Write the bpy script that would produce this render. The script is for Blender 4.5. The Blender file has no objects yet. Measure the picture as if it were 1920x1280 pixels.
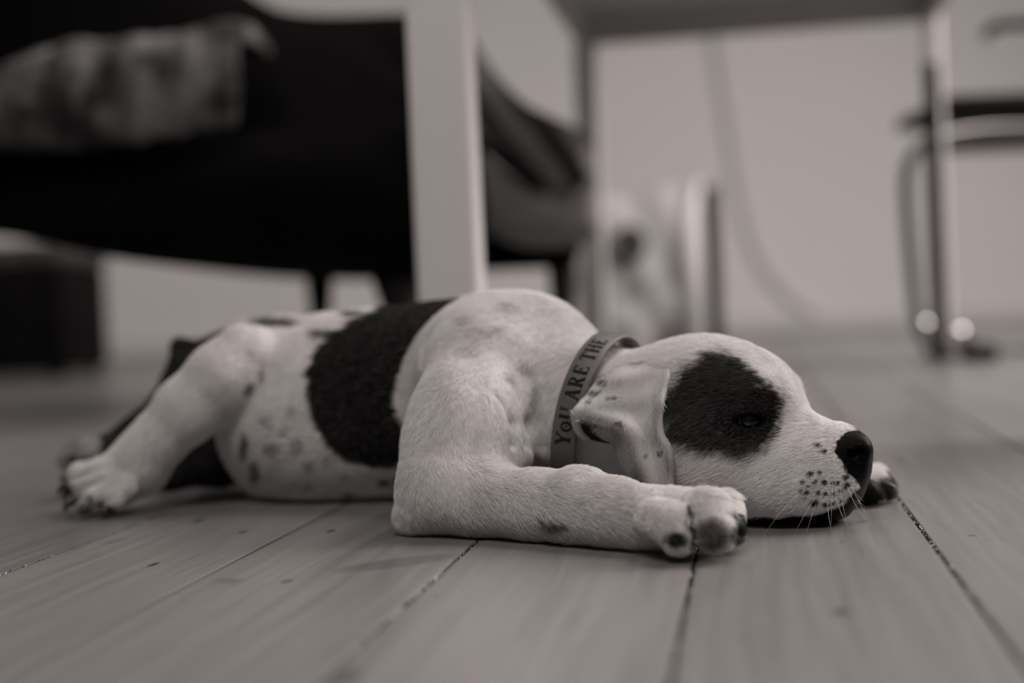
import bpy, bmesh, math, random
import numpy as np
from mathutils import Vector, Matrix
from mathutils.bvhtree import BVHTree

random.seed(7)
rng = np.random.default_rng(7)
S = bpy.context.scene
COL = S.collection
QUALITY = 1.0        # grid density of the dog's body (1 = full)
FUR = 1.0            # share of the hairs

# ---------------------------------------------------------------- camera
CAM_H, PITCH, ROLL, FPX = .15, math.radians(1.35), math.radians(2.5), 1920*50/36
_f = np.array([0, math.cos(PITCH), -math.sin(PITCH)])
_r0, _u0 = np.array([1., 0, 0]), np.array([0, math.sin(PITCH), math.cos(PITCH)])
_R = math.cos(ROLL)*_r0 - math.sin(ROLL)*_u0
_U = math.sin(ROLL)*_r0 + math.cos(ROLL)*_u0
_C = np.array([0, 0, CAM_H])
cam = bpy.data.cameras.new('camera'); camo = bpy.data.objects.new('camera', cam); COL.objects.link(camo)
camo.matrix_world = Matrix(((_R[0], _U[0], -_f[0], 0), (_R[1], _U[1], -_f[1], 0), (_R[2], _U[2], -_f[2], CAM_H), (0, 0, 0, 1)))
cam.lens = 50; cam.sensor_width = 36; cam.clip_start = .01
cam.dof.use_dof = True; cam.dof.focus_distance = .905; cam.dof.aperture_fstop = 2.3
S.camera = camo

# ---------------------------------------------------------------- light and exposure
TINT = (1.0, .885, .84)
S.view_settings.view_transform = 'Standard'; S.view_settings.look = 'None'
S.view_settings.exposure = 0; S.view_settings.gamma = 1; S.view_settings.use_curve_mapping = False
w = bpy.data.worlds.new('world'); S.world = w; w.use_nodes = True
w.node_tree.nodes['Background'].inputs[0].default_value = (*TINT, 1)
w.node_tree.nodes['Background'].inputs[1].default_value = .03
def area(name, loc, target, sx, sy, power):
    l = bpy.data.lights.new(name, 'AREA'); l.shape = 'RECTANGLE'; l.size = sx; l.size_y = sy
    l.energy = power; l.color = TINT
    o = bpy.data.objects.new(name, l); COL.objects.link(o); o.location = loc
    o.rotation_euler = (Vector(target)-Vector(loc)).to_track_quat('-Z', 'Y').to_euler()
    return o
area('window_light_right', (3.1, 2.5, 2.0), (.1, 1.9, .1), 2.2, 1.8, 185)
area('front_light', (-.1, -.55, 2.35), (.1, 1.15, .0), 1.3, .8, 34)  # area light high over the camera, added for frontal light; not a window
area('room_light', (1.0, 2.2, 2.5), (.4, 1.5, 0), 2.2, 1.6, 66)

# ---------------------------------------------------------------- helpers
def W(px, py, d):
    return _C + d*(_f + _R*((px-960)/FPX) + _U*((640-py)/FPX))
def proj(P):
    q = np.asarray(P) - _C
    d = q @ _f
    return 960+FPX*(q @ _R)/d, 640-FPX*(q @ _U)/d, d
def link(o, parent=None):
    COL.objects.link(o)
    if parent is not None: o.parent = parent
    return o
def mesh_obj(name, verts, faces, mat=None, parent=None, smooth=True):
    me = bpy.data.meshes.new(name); me.from_pydata([tuple(map(float, v)) for v in verts], [], [tuple(map(int, f)) for f in faces]); me.update()
    if smooth: me.polygons.foreach_set('use_smooth', [True]*len(me.polygons))
    if mat: me.materials.append(mat)
    return link(bpy.data.objects.new(name, me), parent)
def bm_obj(name, bm, mat=None, parent=None, smooth=True):
    bmesh.ops.recalc_face_normals(bm, faces=bm.faces)
    me = bpy.data.meshes.new(name); bm.to_mesh(me); bm.free()
    if smooth: me.polygons.foreach_set('use_smooth', [True]*len(me.polygons))
    if mat: me.materials.append(mat)
    return link(bpy.data.objects.new(name, me), parent)
def tag(o, label=None, cat=None, group=None, kind=None):
    if label: o['label'] = label
    if cat: o['category'] = cat
    if group: o['group'] = group
    if kind: o['kind'] = kind
    return o
def empty(name, loc=(0, 0, 0)):
    o = bpy.data.objects.new(name, None); COL.objects.link(o); o.location = loc
    o.empty_display_size = .05
    return o
def box(bm, cx, cy, cz, sx, sy, sz, rz=0, bevel=0, segs=3, taper=1):
    M = Matrix.Translation((cx, cy, cz)) @ Matrix.Rotation(rz, 4, 'Z')
    vs = []
    for z in (-1, 1):
        for x, y in ((-1, -1), (1, -1), (1, 1), (-1, 1)):
            t = taper if z < 0 else 1
            vs.append(bm.verts.new(M @ Vector((x*sx/2*t, y*sy/2*t, z*sz/2))))
    fs = [bm.faces.new([vs[i] for i in f]) for f in ((3, 2, 1, 0), (4, 5, 6, 7), (0, 1, 5, 4), (1, 2, 6, 5), (2, 3, 7, 6), (3, 0, 4, 7))]
    if bevel:
        es = list({e for f in fs for e in f.edges})
        bmesh.ops.bevel(bm, geom=es, offset=bevel, segments=segs, affect='EDGES', profile=.5)
def catmull(pts, n=8, closed=False):
    P = [np.array(p, float) for p in pts]; out = []
    m = len(P)
    for i in range(m if closed else m-1):
        if closed: a, b, c, d = P[i-1], P[i], P[(i+1) % m], P[(i+2) % m]
        else: a, b, c, d = P[max(i-1, 0)], P[i], P[i+1], P[min(i+2, m-1)]
        for k in range(n):
            t = k/n
            out.append(.5*((2*b)+(-a+c)*t+(2*a-5*b+4*c-d)*t*t+(-a+3*b-3*c+d)*t**3))
    if not closed: out.append(P[-1])
    return out
def tube(bm, pts, rad, seg=12, cap=True):
    pts = [Vector(p) for p in pts]; n = len(pts)
    rads = rad if hasattr(rad, '__len__') else [rad]*n
    rings = []; up = None
    for i, p in enumerate(pts):
        t = (pts[min(i+1, n-1)]-pts[max(i-1, 0)]).normalized()
        if up is None:
            up = Vector((0, 0, 1)) if abs(t.z) < .9 else Vector((1, 0, 0))
        u = (up - t*up.dot(t)).normalized(); v = t.cross(u); up = u
        rings.append([bm.verts.new(p+(u*math.cos(2*math.pi*k/seg)+v*math.sin(2*math.pi*k/seg))*rads[i]) for k in range(seg)])
    for a, b in zip(rings, rings[1:]):
        for k in range(seg): bm.faces.new((a[k], a[(k+1) % seg], b[(k+1) % seg], b[k]))
    if cap: bm.faces.new(rings[0][::-1]); bm.faces.new(rings[-1])

class NT:
    def __init__(s, name):
        s.m = bpy.data.materials.new(name); s.m.use_nodes = True
        s.t = s.m.node_tree; s.b = s.t.nodes['Principled BSDF']
    def n(s, typ, **kw):
        q = s.t.nodes.new(typ)
        for k, v in kw.items():
            if k in q.inputs: q.inputs[k].default_value = v
            else: setattr(q, k, v)
        return q
    def l(s, a, b): s.t.links.new(a, b)
    def math(s, op, a, b=None, clamp=False):
        q = s.t.nodes.new('ShaderNodeMath'); q.operation = op; q.use_clamp = clamp
        for i, x in enumerate((a, b)):
            if x is None: continue
            if isinstance(x, (int, float)): q.inputs[i].default_value = x
            else: s.l(x, q.inputs[i])
        return q.outputs[0]
    def ramp(s, fac, stops):
        q = s.t.nodes.new('ShaderNodeValToRGB'); e = q.color_ramp.elements
        while len(e) > 1: e.remove(e[-1])
        for i, (p, c) in enumerate(stops):
            x = e[0] if i == 0 else e.new(p)
            x.position = p; x.color = (c, c, c, 1) if isinstance(c, (int, float)) else (*c, 1)
        s.l(fac, q.inputs[0]); return q.outputs[0]
    def noise(s, vec, scale, detail=3, rough=.5):
        q = s.n('ShaderNodeTexNoise'); q.inputs['Scale'].default_value = scale
        q.inputs['Detail'].default_value = detail; q.inputs['Roughness'].default_value = rough
        if vec is not None: s.l(vec, q.inputs['Vector'])
        return q.outputs['Fac']
    def mapping(s, vec, scale=(1, 1, 1)):
        q = s.n('ShaderNodeMapping'); q.inputs['Scale'].default_value = scale; s.l(vec, q.inputs['Vector']); return q.outputs[0]
def grey_mat(name, lo, hi, scale=20, rough=.6, metal=0, bump=0, bscale=200, spec=.5):
    m = NT(name); m.b.inputs['Specular IOR Level'].default_value = spec if hi > .04 or rough < .45 else .06; tc = m.n('ShaderNodeTexCoord').outputs['Object']
    m.l(m.ramp(m.noise(tc, scale), [(.3, lo), (.7, hi)]), m.b.inputs['Base Color'])
    m.b.inputs['Roughness'].default_value = rough; m.b.inputs['Metallic'].default_value = metal
    if bump:
        b = m.n('ShaderNodeBump'); b.inputs['Strength'].default_value = bump; b.inputs['Distance'].default_value = .003
        m.l(m.noise(tc, bscale), b.inputs['Height']); m.l(b.outputs[0], m.b.inputs['Normal'])
    return m.m

# ---------------------------------------------------------------- the room
BA = math.radians(9.5)      # the boards run 9.5 degrees to the right of the view
def B(u, v, z=0):           # board frame -> world
    return (u*math.cos(BA)+v*math.sin(BA), -u*math.sin(BA)+v*math.cos(BA), z)
def uv_of(px, py):
    d = _f+_R*(px-960)/FPX+_U*(640-py)/FPX; q = d*(-CAM_H/d[2])
    return q[0]*math.cos(BA)-q[1]*math.sin(BA), q[0]*math.sin(BA)+q[1]*math.cos(BA)
gaps = [-.4605, -.3225, -.180, -.0365, .1015, .2415]
while gaps[0] > -3.4: gaps.insert(0, gaps[0]-.14)
while gaps[-1] < 3.2: gaps.append(gaps[-1]+.14)
def floor_material():
    m = NT('varnished_pine'); tc = m.n('ShaderNodeTexCoord').outputs['Object']
    sep = m.n('ShaderNodeSeparateXYZ'); m.l(tc, sep.inputs[0]); X, Y = sep.outputs[0], sep.outputs[1]
    at = m.n('ShaderNodeAttribute', attribute_name='board')
    comb = m.n('ShaderNodeCombineXYZ'); m.l(m.math('ADD', X, m.math('MULTIPLY', at.outputs['Fac'], 7.3)), comb.inputs[0]); m.l(Y, comb.inputs[1])
    m.l(m.math('MULTIPLY', at.outputs['Fac'], 13.), comb.inputs[2])
    v = comb.outputs[0]
    warp = m.noise(m.mapping(v, (9, 1.6, 1)), 1.0, 3)
    c2 = m.n('ShaderNodeCombineXYZ'); s2 = m.n('ShaderNodeSeparateXYZ'); m.l(v, s2.inputs[0])
    m.l(m.math('ADD', s2.outputs[0], m.math('MULTIPLY', warp, .05)), c2.inputs[0]); m.l(s2.outputs[1], c2.inputs[1]); m.l(s2.outputs[2], c2.inputs[2])
    grain = m.noise(m.mapping(c2.outputs[0], (150, 4, 1)), 1.0, 4, .55)
    fine = m.noise(m.mapping(c2.outputs[0], (700, 22, 1)), 1.0, 2, .6)
    broad = m.noise(m.mapping(v, (7, 1.5, 1)), 1.0, 3)
    # knots, dents and stains that lie in the boards: (px, py, half width u, half length v, strength)
    dark = None
    marks = [(1575, 1147, .0055, .010, .5), (288, 1058, .003, .010, .75), (372, 976, .004, .016, .6), (456, 997, .004, .010, .7),
             (620, 995, .004, .010, .8), (538, 1089, .0045, .008, .5), (1577, 1016, .0016, .002, .9), (1822, 1004, .0045, .0022, .9), (1618, 977, .0040, .0022, .9),
             (1850, 1012, .0012, .0012, .7), (1685, 1093, .0025, .004, .35), (818, 1118, .0020, .005, .4), (922, 1087, .0016, .003, .35),
             (705, 1023, .0012, .002, .7), (1690, 862, .006, .022, .45), (640, 1270, .010, .02, .4), (768, 1128, .004, .010, .5),
             (215, 1014, .01, .02, .25), (1400, 760, .006, .03, .3), (990, 1190, .003, .004, .2)]
    for px, py, a, b_, st in marks:
        st = min(st*1.25, .95)
        u0, v0 = uv_of(px, py)
        dx = m.math('DIVIDE', m.math('SUBTRACT', X, float(u0)), a); dy = m.math('DIVIDE', m.math('SUBTRACT', Y, float(v0)), b_)
        r = m.math('ADD', m.math('MULTIPLY', dx, dx), m.math('MULTIPLY', dy, dy))
        f = m.math('MULTIPLY', m.math('SUBTRACT', 1.25, m.math('ADD', r, m.math('MULTIPLY', grain, .5)), True), st)
        dark = f if dark is None else m.math('MAXIMUM', dark, f)
    # the broad leaf-shaped smear of flame grain left of the elbow
    for (p0, p1, hw, st) in (((620, 1073), (862, 1038), .017, .24), ((400, 1085), (455, 1092), .008, .2)):
        a0, a1 = uv_of(*p0), uv_of(*p1)
        cx, cy = (a0[0]+a1[0])/2, (a0[1]+a1[1])/2; L = math.hypot(a1[0]-a0[0], a1[1]-a0[1])/2
        tx, ty = (a1[0]-a0[0])/(2*L), (a1[1]-a0[1])/(2*L)
        dx, dy = m.math('SUBTRACT', X, float(cx)), m.math('SUBTRACT', Y, float(cy))
        s_ = m.math('DIVIDE', m.math('ADD', m.math('MULTIPLY', dx, float(tx)), m.math('MULTIPLY', dy, float(ty))), float(L))
        t_ = m.math('DIVIDE', m.math('SUBTRACT', m.math('MULTIPLY', dx, float(ty)), m.math('MULTIPLY', dy, float(tx))), hw)
        r = m.math('ADD', m.math('MULTIPLY', s_, s_), m.math('MULTIPLY', t_, t_))
        f = m.math('MULTIPLY', m.math('MULTIPLY', m.math('SUBTRACT', 1.15, r, True), m.ramp(grain, [(.25, .35), (.6, 1.)])), st*2)
        dark = m.math('MAXIMUM', dark, m.math('MINIMUM', f, st*1.3))
    val = m.math('ADD', m.math('MULTIPLY', m.math('SUBTRACT', grain, .5), .17), m.math('MULTIPLY', m.math('SUBTRACT', fine, .5), .07))
    val = m.math('ADD', val, m.math('MULTIPLY', m.math('SUBTRACT', broad, .5), .13))
    val = m.math('ADD', val, m.math('MULTIPLY', m.math('SUBTRACT', at.outputs['Fac'], .5), .04))
    val = m.math('ADD', m.math('MULTIPLY', val, .75), .165)
    val = m.math('MULTIPLY', val, m.math('SUBTRACT', 1.0, dark))
    cc = m.n('ShaderNodeCombineColor')
    for i in range(3): m.l(val, cc.inputs[i])
    m.l(cc.outputs[0], m.b.inputs['Base Color'])
    rr = m.math('ADD', m.math('MULTIPLY', m.noise(m.mapping(v, (12, 4, 1)), 1, 3), .12), .27)
    m.l(rr, m.b.inputs['Roughness']); m.b.inputs['Specular IOR Level'].default_value = .75
    bp = m.n('ShaderNodeBump'); bp.inputs['Strength'].default_value = .12; bp.inputs['Distance'].default_value = .001
    m.l(m.math('ADD', grain, m.math('MULTIPLY', broad, 3)), bp.inputs['Height']); m.l(bp.outputs[0], m.b.inputs['Normal'])
    return m.m
def build_floor():
    bm = bmesh.new(); lay = bm.faces.layers.float.new('board')
    v0, v1 = -.6, 6.45
    for i, (a, b) in enumerate(zip(gaps, gaps[1:])):
        g = .0011+.0004*random.random(); rv = random.random(); e = .0006
        pr = [(a+g, -.012), (a+g, -e), (a+g+e*.7, -.0002), (a+g+.004, 0), (b-g-.004, 0), (b-g-e*.7, -.0002), (b-g, -e), (b-g, -.012)]
        nv = 60; rows = []
        for k in range(nv+1):
            v = v0+(v1-v0)*k/nv
            rows.append([bm.verts.new((p[0], v, p[1])) for p in pr])
        for r0, r1 in zip(rows, rows[1:]):
            for j in range(len(pr)-1):
                f = bm.faces.new((r0[j], r0[j+1], r1[j+1], r1[j])); f[lay] = rv
    vs = [bm.verts.new(p) for p in ((gaps[0], v0, -.006), (gaps[-1], v0, -.006), (gaps[-1], v1, -.006), (gaps[0], v1, -.006))]
    f = bm.faces.new(vs); f.material_index = 1; f[lay] = 0
    # crumbs of old filler that sit in some of the gaps
    for gap, lo, hi, cnt_ in ((.1015, .5, 1.4, 420), (-.180, .5, 1.1, 240), (-.4605, .8, 1.4, 200), (-.0365, .5, .95, 60)):
        for _ in range(cnt_):
            c = Vector((gap+random.uniform(-.0011, .0011), random.uniform(lo, hi), -.0012+random.uniform(0, .0011))); q_ = random.uniform(.0003, .0009)
            vs = [bm.verts.new(c+Vector(p)*q_) for p in ((1, random.uniform(-1, 1)*2, -.6), (-1, .8, -.6), (0, -1.8, -.5), (.1, .2, .8))]
            for t_ in ((0, 1, 3), (1, 2, 3), (2, 0, 3), (0, 2, 1)):
                f = bm.faces.new([vs[i_] for i_ in t_]); f[lay] = random.random(); f.material_index = random.choice((0, 0, 1))
    o = bm_obj('floor', bm, floor_material(), smooth=False)
    o.data.materials.append(grey_mat('gap_dirt', .015, .03, 60, .95))
    o.rotation_euler[2] = -BA
    return tag(o, kind='structure')
build_floor()
wall_m = grey_mat('wall_paint', .74, .77, 1.5, .85, bump=.1, bscale=60)
def slab(name, u0, u1, v0, v1, z0, z1, mat):
    bm = bmesh.new(); box(bm, (u0+u1)/2, (v0+v1)/2, (z0+z1)/2, u1-u0, v1-v0, z1-z0)
    o = bm_obj(name, bm, mat, smooth=False); o.rotation_euler[2] = -BA
    return tag(o, kind='structure')
slab('wall_back', -3.4, 3.2, 6.35, 6.47, 0, 2.8, wall_m)
slab('wall_left', -3.52, -3.4, 1.5, 6.35, 0, 2.8, wall_m)
slab('baseboard_back', -3.4, 3.2, 6.334, 6.35, .0, .07, grey_mat('baseboard_paint', .62, .65, 3, .5))

# ---------------------------------------------------------------- table
white_paint = grey_mat('white_table_paint', .70, .73, 4, .45)
shaded_board = grey_mat('shaded_underside_grey', .40, .44, 6, .7)  # apron and top coloured darker to hold the shade under the desk
def table():
    t = empty('desk', (*B(-.28, 2.2)[:2], 0)); inv = Matrix.Translation(-t.location)
    tag(t, 'white desk with square legs standing behind the dog, seen from below', 'table')
    U0, U1 = -.341, .402      # outer faces
    V0, V1 = 1.45, 3.02
    def part(name, bm, m=white_paint):
        o = bm_obj(name, bm, m, smooth=False); o.data.transform(inv @ Matrix.Rotation(-BA, 4, 'Z')); o.parent = t; return o
    for k, (u, v, w_) in enumerate(((U0+.033, V0+.02, .066), (U1-.033, V0+.02, .066), (U0+.023, V1-.03, .047), (U1-.016, V1-.03, .032))):
        bm = bmesh.new(); box(bm, u, v, .349, w_, .045, .698, 0, .006, 3); part('leg', bm)
    bm = bmesh.new(); box(bm, (U0+U1)/2-.012, (V0+V1)/2, .772, U1-U0+.004, V1-V0+.03, .022, 0, .003, 2); part('table_top', bm, shaded_board)
    bm = bmesh.new()
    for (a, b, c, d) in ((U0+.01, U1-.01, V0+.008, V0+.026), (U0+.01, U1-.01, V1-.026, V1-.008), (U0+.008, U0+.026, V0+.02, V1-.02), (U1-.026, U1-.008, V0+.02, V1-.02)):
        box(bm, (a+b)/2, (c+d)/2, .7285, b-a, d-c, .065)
    part('apron', bm, shaded_board)
table()

# ---------------------------------------------------------------- armchair, throw, footstool
def extrude_profile(bm, pts, d, y0, y1, bevel=.03, segs=4):
    """outline given at distance d, extruded straight back from y0 to y1"""
    P = [W(x, y, d) for x, y in pts]
    a = [bm.verts.new((p[0], y0, p[2])) for p in P]; b = [bm.verts.new((p[0], y1, p[2])) for p in P]
    n = len(P); fs = [bm.faces.new(a), bm.faces.new(b[::-1])]
    for i in range(n): bm.faces.new((a[i], b[i], b[(i+1) % n], a[(i+1) % n]))
    es = [e for f in fs for e in f.edges]
    bmesh.ops.bevel(bm, geom=es, offset=bevel, segments=segs, affect='EDGES', profile=.5)
def striped_fabric():
    m = NT('quilted_fabric'); tc = m.n('ShaderNodeTexCoord').outputs['Object']
    wv = m.n('ShaderNodeTexWave'); wv.inputs['Scale'].default_value = 4.5; wv.inputs['Distortion'].default_value = 3.; wv.inputs['Detail'].default_value = 2
    mp = m.n('ShaderNodeMapping'); mp.inputs['Rotation'].default_value = (0, math.radians(35), 0); m.l(tc, mp.inputs[0]); m.l(mp.outputs[0], wv.inputs[0])
    m.l(m.ramp(wv.outputs['Fac'], [(.2, .02), (.8, .24)]), m.b.inputs['Base Color']); m.b.inputs['Roughness'].default_value = .9
    return m.m
def armchair():
    base = W(700, 600, 2.2); t = empty('armchair', (base[0], base[1], 0)); T = Matrix.Translation(-t.location)
    tag(t, 'large dark upholstered armchair on dark tapered legs behind the dog', 'armchair')
    black = grey_mat('black_upholstery', .001, .003, 8, .9, bump=.3, bscale=150)
    def part(name, bm, m, smooth=True):
        o = bm_obj(name, bm, m, smooth=smooth); o.data.transform(T); o.parent = t; return o
    bm = bmesh.new()
    under = catmull([(-330, 400), (-100, 425), (60, 450), (160, 474), (280, 493), (430, 507), (560, 512), (700, 511), (790, 500), (860, 482), (905, 470)], 4)
    top = catmull([(905, 330), (860, 250), (700, 240), (450, 250), (200, 262), (0, 272), (-330, 280)], 4)
    extrude_profile(bm, [tuple(p) for p in under]+[tuple(p) for p in top], 2.2, 2.2, 2.75, .03)
    part('seat', bm, black)
    bm = bmesh.new()
    back = catmull([(-330, 290), (-330, -260), (0, -300), (250, -180), (400, -60), (500, 8), (560, 24), (640, 27), (760, 24), (830, 35), (880, 80), (900, 200), (905, 330)], 4)
    extrude_profile(bm, [tuple(p) for p in back], 2.5, 2.52, 2.80, .05)
    part('backrest', bm, black)
    # near side panel with the sweeping rim
    bm = bmesh.new()
    o1 = catmull([(850, 20), (885, 75), (930, 145), (985, 200), (1035, 225), (1085, 248), (1112, 268)], 5)
    o2 = catmull([(1118, 330), (1060, 352), (1000, 335), (950, 300), (900, 255), (850, 210)], 5)
    extrude_profile(bm, [tuple(p) for p in o1]+[tuple(p) for p in o2], 2.45, 2.42, 2.72, .035)
    part('armrest', bm, striped_fabric())
    bm = bmesh.new()
    o1 = catmull([(850, 240), (900, 285), (950, 328), (1000, 360), (1060, 378), (1120, 352)], 5)
    o2 = catmull([(1130, 420), (1105, 452), (1050, 464), (980, 462), (920, 440), (860, 400)], 5)
    extrude_profile(bm, [tuple(p) for p in o1]+[tuple(p) for p in o2], 2.45, 2.45, 2.7, .03)
    part('side_panel', bm, grey_mat('grey_upholstery', .20, .30, 16, .9, bump=.3))
    bm = bmesh.new()
    o1 = catmull([(850, 380), (920, 430), (985, 456), (1050, 462), (1090, 458)], 5)
    o2 = catmull([(1085, 485), (1040, 496), (960, 500), (850, 505)], 5)
    extrude_profile(bm, [tuple(p) for p in o1]+[tuple(p) for p in o2], 2.45, 2.47, 2.68, .008)
    part('seat_rail', bm, black)
    legm = grey_mat('dark_leg_wood', .008, .014, 30, .5)
    for (x, y0, d, r0, r1, lean) in ((598, 500, 2.65, 28, 13, -5), (738, 495, 2.25, 50, 24, 40), (1052, 490, 2.5, 27, 20, -2), (-150, 430, 2.3, 45, 26, -30)):
        bm = bmesh.new(); top = W(x, y0, d); hz = W(x, 577, d); sc = d/FPX
        foot = Vector((top[0]+lean*sc, top[1], 0))
        tube(bm, [foot, Vector(top)*.5+foot*.5, Vector(top)], [r1*sc*.72, (r0+r1)/2*sc*.8, r0*sc], 16)
        part('leg', bm, legm)
    return t
armchair()
def throw():
    m = NT('shaggy_throw'); tc = m.n('ShaderNodeTexCoord').outputs['Object']
    m.l(m.ramp(m.noise(tc, 14, 3), [(.38, .006), (.62, .11)]), m.b.inputs['Base Color']); m.b.inputs['Roughness'].default_value = 1
    n = m.noise(tc, 40, 4); b = m.n('ShaderNodeBump'); b.inputs['Strength'].default_value = .8; b.inputs['Distance'].default_value = .01
    m.l(n, b.inputs['Height']); m.l(b.outputs[0], m.b.inputs['Normal'])
    # a thick fluffy cloth: lies on the seat and hangs over its front edge
    prof_y = [2.50, 2.40, 2.30, 2.22, 2.18, 2.165, 2.16, 2.165]
    V, F = [], []; nu = 60; nv = len(prof_y)
    xs = np.linspace(-120, 450, nu+1)
    for i, x in enumerate(xs):
        ytop = np.interp(x, [-120, 0, 40, 100, 200, 300, 400, 450], [170, 140, 108, 92, 82, 74, 52, 46])
        ybot = np.interp(x, [-120, 100, 250, 330, 400, 450], [285, 285, 278, 262, 250, 240])
        for k, yy in enumerate(prof_y):
            f = [0, .0, .02, .08, .25, .5, .8, 1.][k]
            p = W(x, ytop+(ybot-ytop)*f, 2.17)
            w_ = .008*math.sin(x*.045+k*.9)+.006*math.sin(x*.11)
            V.append((p[0], yy-abs(w_) , p[2]+w_*.5*(1-f)))
    for i in range(nu):
        for k in range(nv-1):
            a = i*nv+k; F.append((a, a+nv, a+nv+1, a+1))
    o = mesh_obj('throw_blanket', V, F, m.m)
    md = o.modifiers.new('thick', 'SOLIDIFY'); md.thickness = .03; md.offset = -1
    s = o.modifiers.new('sub', 'SUBSURF'); s.levels = 1; s.render_levels = 2
    tag(o, 'mottled grey shaggy throw lying on the seat of the dark armchair', 'blanket')
throw()
def footstool():
    m = grey_mat('black_leather', .002, .005, 12, .7)
    c = W(60, 600, 4.55); t = empty('footstool', (c[0], c[1], 0))
    tag(t, 'dark box-shaped footstool standing on the floor at the left edge', 'footstool')
    bm = bmesh.new(); box(bm, -.08, 0, .18, .52, .46, .33, 0, .02, 3); bm_obj('body', bm, m, t)
    bm = bmesh.new(); box(bm, -.08, 0, .375, .54, .48, .07, 0, .03, 4); bm_obj('cushion', bm, grey_mat('grey_cushion', .03, .06, 9, .9), t)
    for x in (-.29, .13):
        for y in (-.18, .18):
            bm = bmesh.new(); box(bm, x, y, .01, .04, .04, .02); bm_obj('foot', bm, m, t, False)
footstool()

# ---------------------------------------------------------------- bag and frame by the wall
def paper_bag():
    m = NT('printed_paper'); tc = m.n('ShaderNodeTexCoord').outputs['Object']
    sep = m.n('ShaderNodeSeparateXYZ'); m.l(tc, sep.inputs[0]); X, Z = sep.outputs[0], sep.outputs[2]
    low = m.math('SUBTRACT', 1.0, m.math('DIVIDE', Z, .30), True)
    blot = m.ramp(m.noise(m.mapping(tc, (1, 1, .8)), 13, 2), [(.42, 0.), (.62, 1.)])
    f = m.math('MULTIPLY', blot, m.math('MULTIPLY', low, 2.2, True))
    val = m.math('SUBTRACT', .36, m.math('MULTIPLY', f, .26))
    m.l(m.ramp(val, [(0, 0.), (1, 1.)]), m.b.inputs['Base Color']); m.b.inputs['Roughness'].default_value = .7
    c = W(1215, 560, 3.95); t = empty('paper_bag', (c[0], c[1], 0))
    tag(t, 'pale printed bag with a round black emblem, behind the rear desk leg', 'bag')
    V, F = [], []
    nx, nz = 14, 16
    def sheet(y, flip, x0=-.20, x1=.13):
        b0 = len(V)
        for i in range(nx+1):
            for k in range(nz+1):
                x = x0+(x1-x0)*i/nx; z = .455*k/nz
                V.append((x+.008*math.sin(z*15), y*(1-.5*(k/nz)**2)+.006*math.sin(x*40+z*22), z+(.012*math.sin(x*22) if k == nz else 0)))
        for i in range(nx):
            for k in range(nz):
                a = b0+i*(nz+1)+k; q = (a, a+nz+1, a+nz+2, a+1); F.append(q[::-1] if flip else q)
        return b0
    f0 = sheet(-.06, False); k0 = sheet(.06, True)
    for i in (0, nx):
        for k in range(nz):
            a = f0+i*(nz+1)+k; b = k0+i*(nz+1)+k; F.append((a, a+1, b+1, b) if i == 0 else (a, b, b+1, a+1))
    mesh_obj('body', V, F, m.m, t, smooth=True)
    bm = bmesh.new()      # the bright folded gusset at the right side
    V2 = [(.075, -.075, 0), (.155, -.055, 0), (.16, .05, 0), (.075, .05, 0), (.095, -.06, .34), (.15, -.05, .40), (.155, .04, .42), (.095, .04, .42), (.135, -.045, .46), (.155, -.04, .485), (.155, .0, .485), (.135, .0, .47)]
    vs = [bm.verts.new(v) for v in V2]
    for a in (0, 4):
        for i in range(4): bm.faces.new((vs[a+i], vs[a+(i+1) % 4], vs[a+4+(i+1) % 4], vs[a+4+i]))
    bm.faces.new(vs[8:12]); bm.faces.new(vs[3::-1])
    bm_obj('side_fold', bm, grey_mat('white_paper', .55, .6, 8, .6), t)
    # round emblem: black ring with a pale heart, off the middle
    bm = bmesh.new(); e = W(1178, 458, 3.88); cx, cz = e[0]-c[0], e[2]
    for k in range(36):
        a0, a1 = 2*math.pi*k/36, 2*math.pi*(k+1)/36
        q = [(r*math.cos(a), r*1.15*math.sin(a)) for r, a in ((.045, a0), (.045, a1), (.012, a1), (.012, a0))]
        bm.faces.new([bm.verts.new((cx+x+.004, -.074, cz+z)) for x, z in q])
        bm.faces.new([bm.verts.new((cx+x+.004, -.0705, cz+z)) for x, z in q][::-1])
        bm.faces.new([bm.verts.new(v) for v in ((cx+q[0][0]+.004, -.074, cz+q[0][1]), (cx+q[1][0]+.004, -.074, cz+q[1][1]), (cx+q[1][0]+.004, -.0705, cz+q[1][1]), (cx+q[0][0]+.004, -.0705, cz+q[0][1]))])
    bm_obj('emblem', bm, grey_mat('black_print', .015, .03, 30, .6), t, False)
paper_bag()
def frame():
    c = W(1327, 560, 4.1); t = empty('picture_frame', (c[0], c[1], 0))
    tag(t, 'thin black frame standing upright beside the pale printed bag', 'frame')
    bm = bmesh.new(); box(bm, 0, .10, .235, .064, .32, .47, 0, .003, 2); bm_obj('frame', bm, grey_mat('black_frame', .002, .004, 10, .5), t, False)
    bm = bmesh.new(); box(bm, -.033, .10, .235, .002, .28, .43, 0); bm_obj('panel', bm, grey_mat('dark_panel', .006, .01, 10, .6), t, False)
frame()
def wall_cable():
    bm = bmesh.new()
    pts = [(1318, -60), (1345, 80), (1368, 220), (1392, 370), (1425, 480), (1480, 555), (1530, 590)]
    P = []
    for p in catmull(pts, 8):
        d = _f+_R*((p[0]-960)/FPX)+_U*((640-p[1])/FPX)       # lies against the back wall
        nrm = np.array([math.sin(BA), math.cos(BA), 0]); s = 6.318/(d @ nrm); P.append(_C+d*s)
    tube(bm, P, .010, 8)
    o = bm_obj('cable', bm, grey_mat('pale_cable', .66, .70, 5, .6))
    tag(o, 'pale cable hanging in a curve against the back wall', 'cable')
wall_cable()

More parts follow.
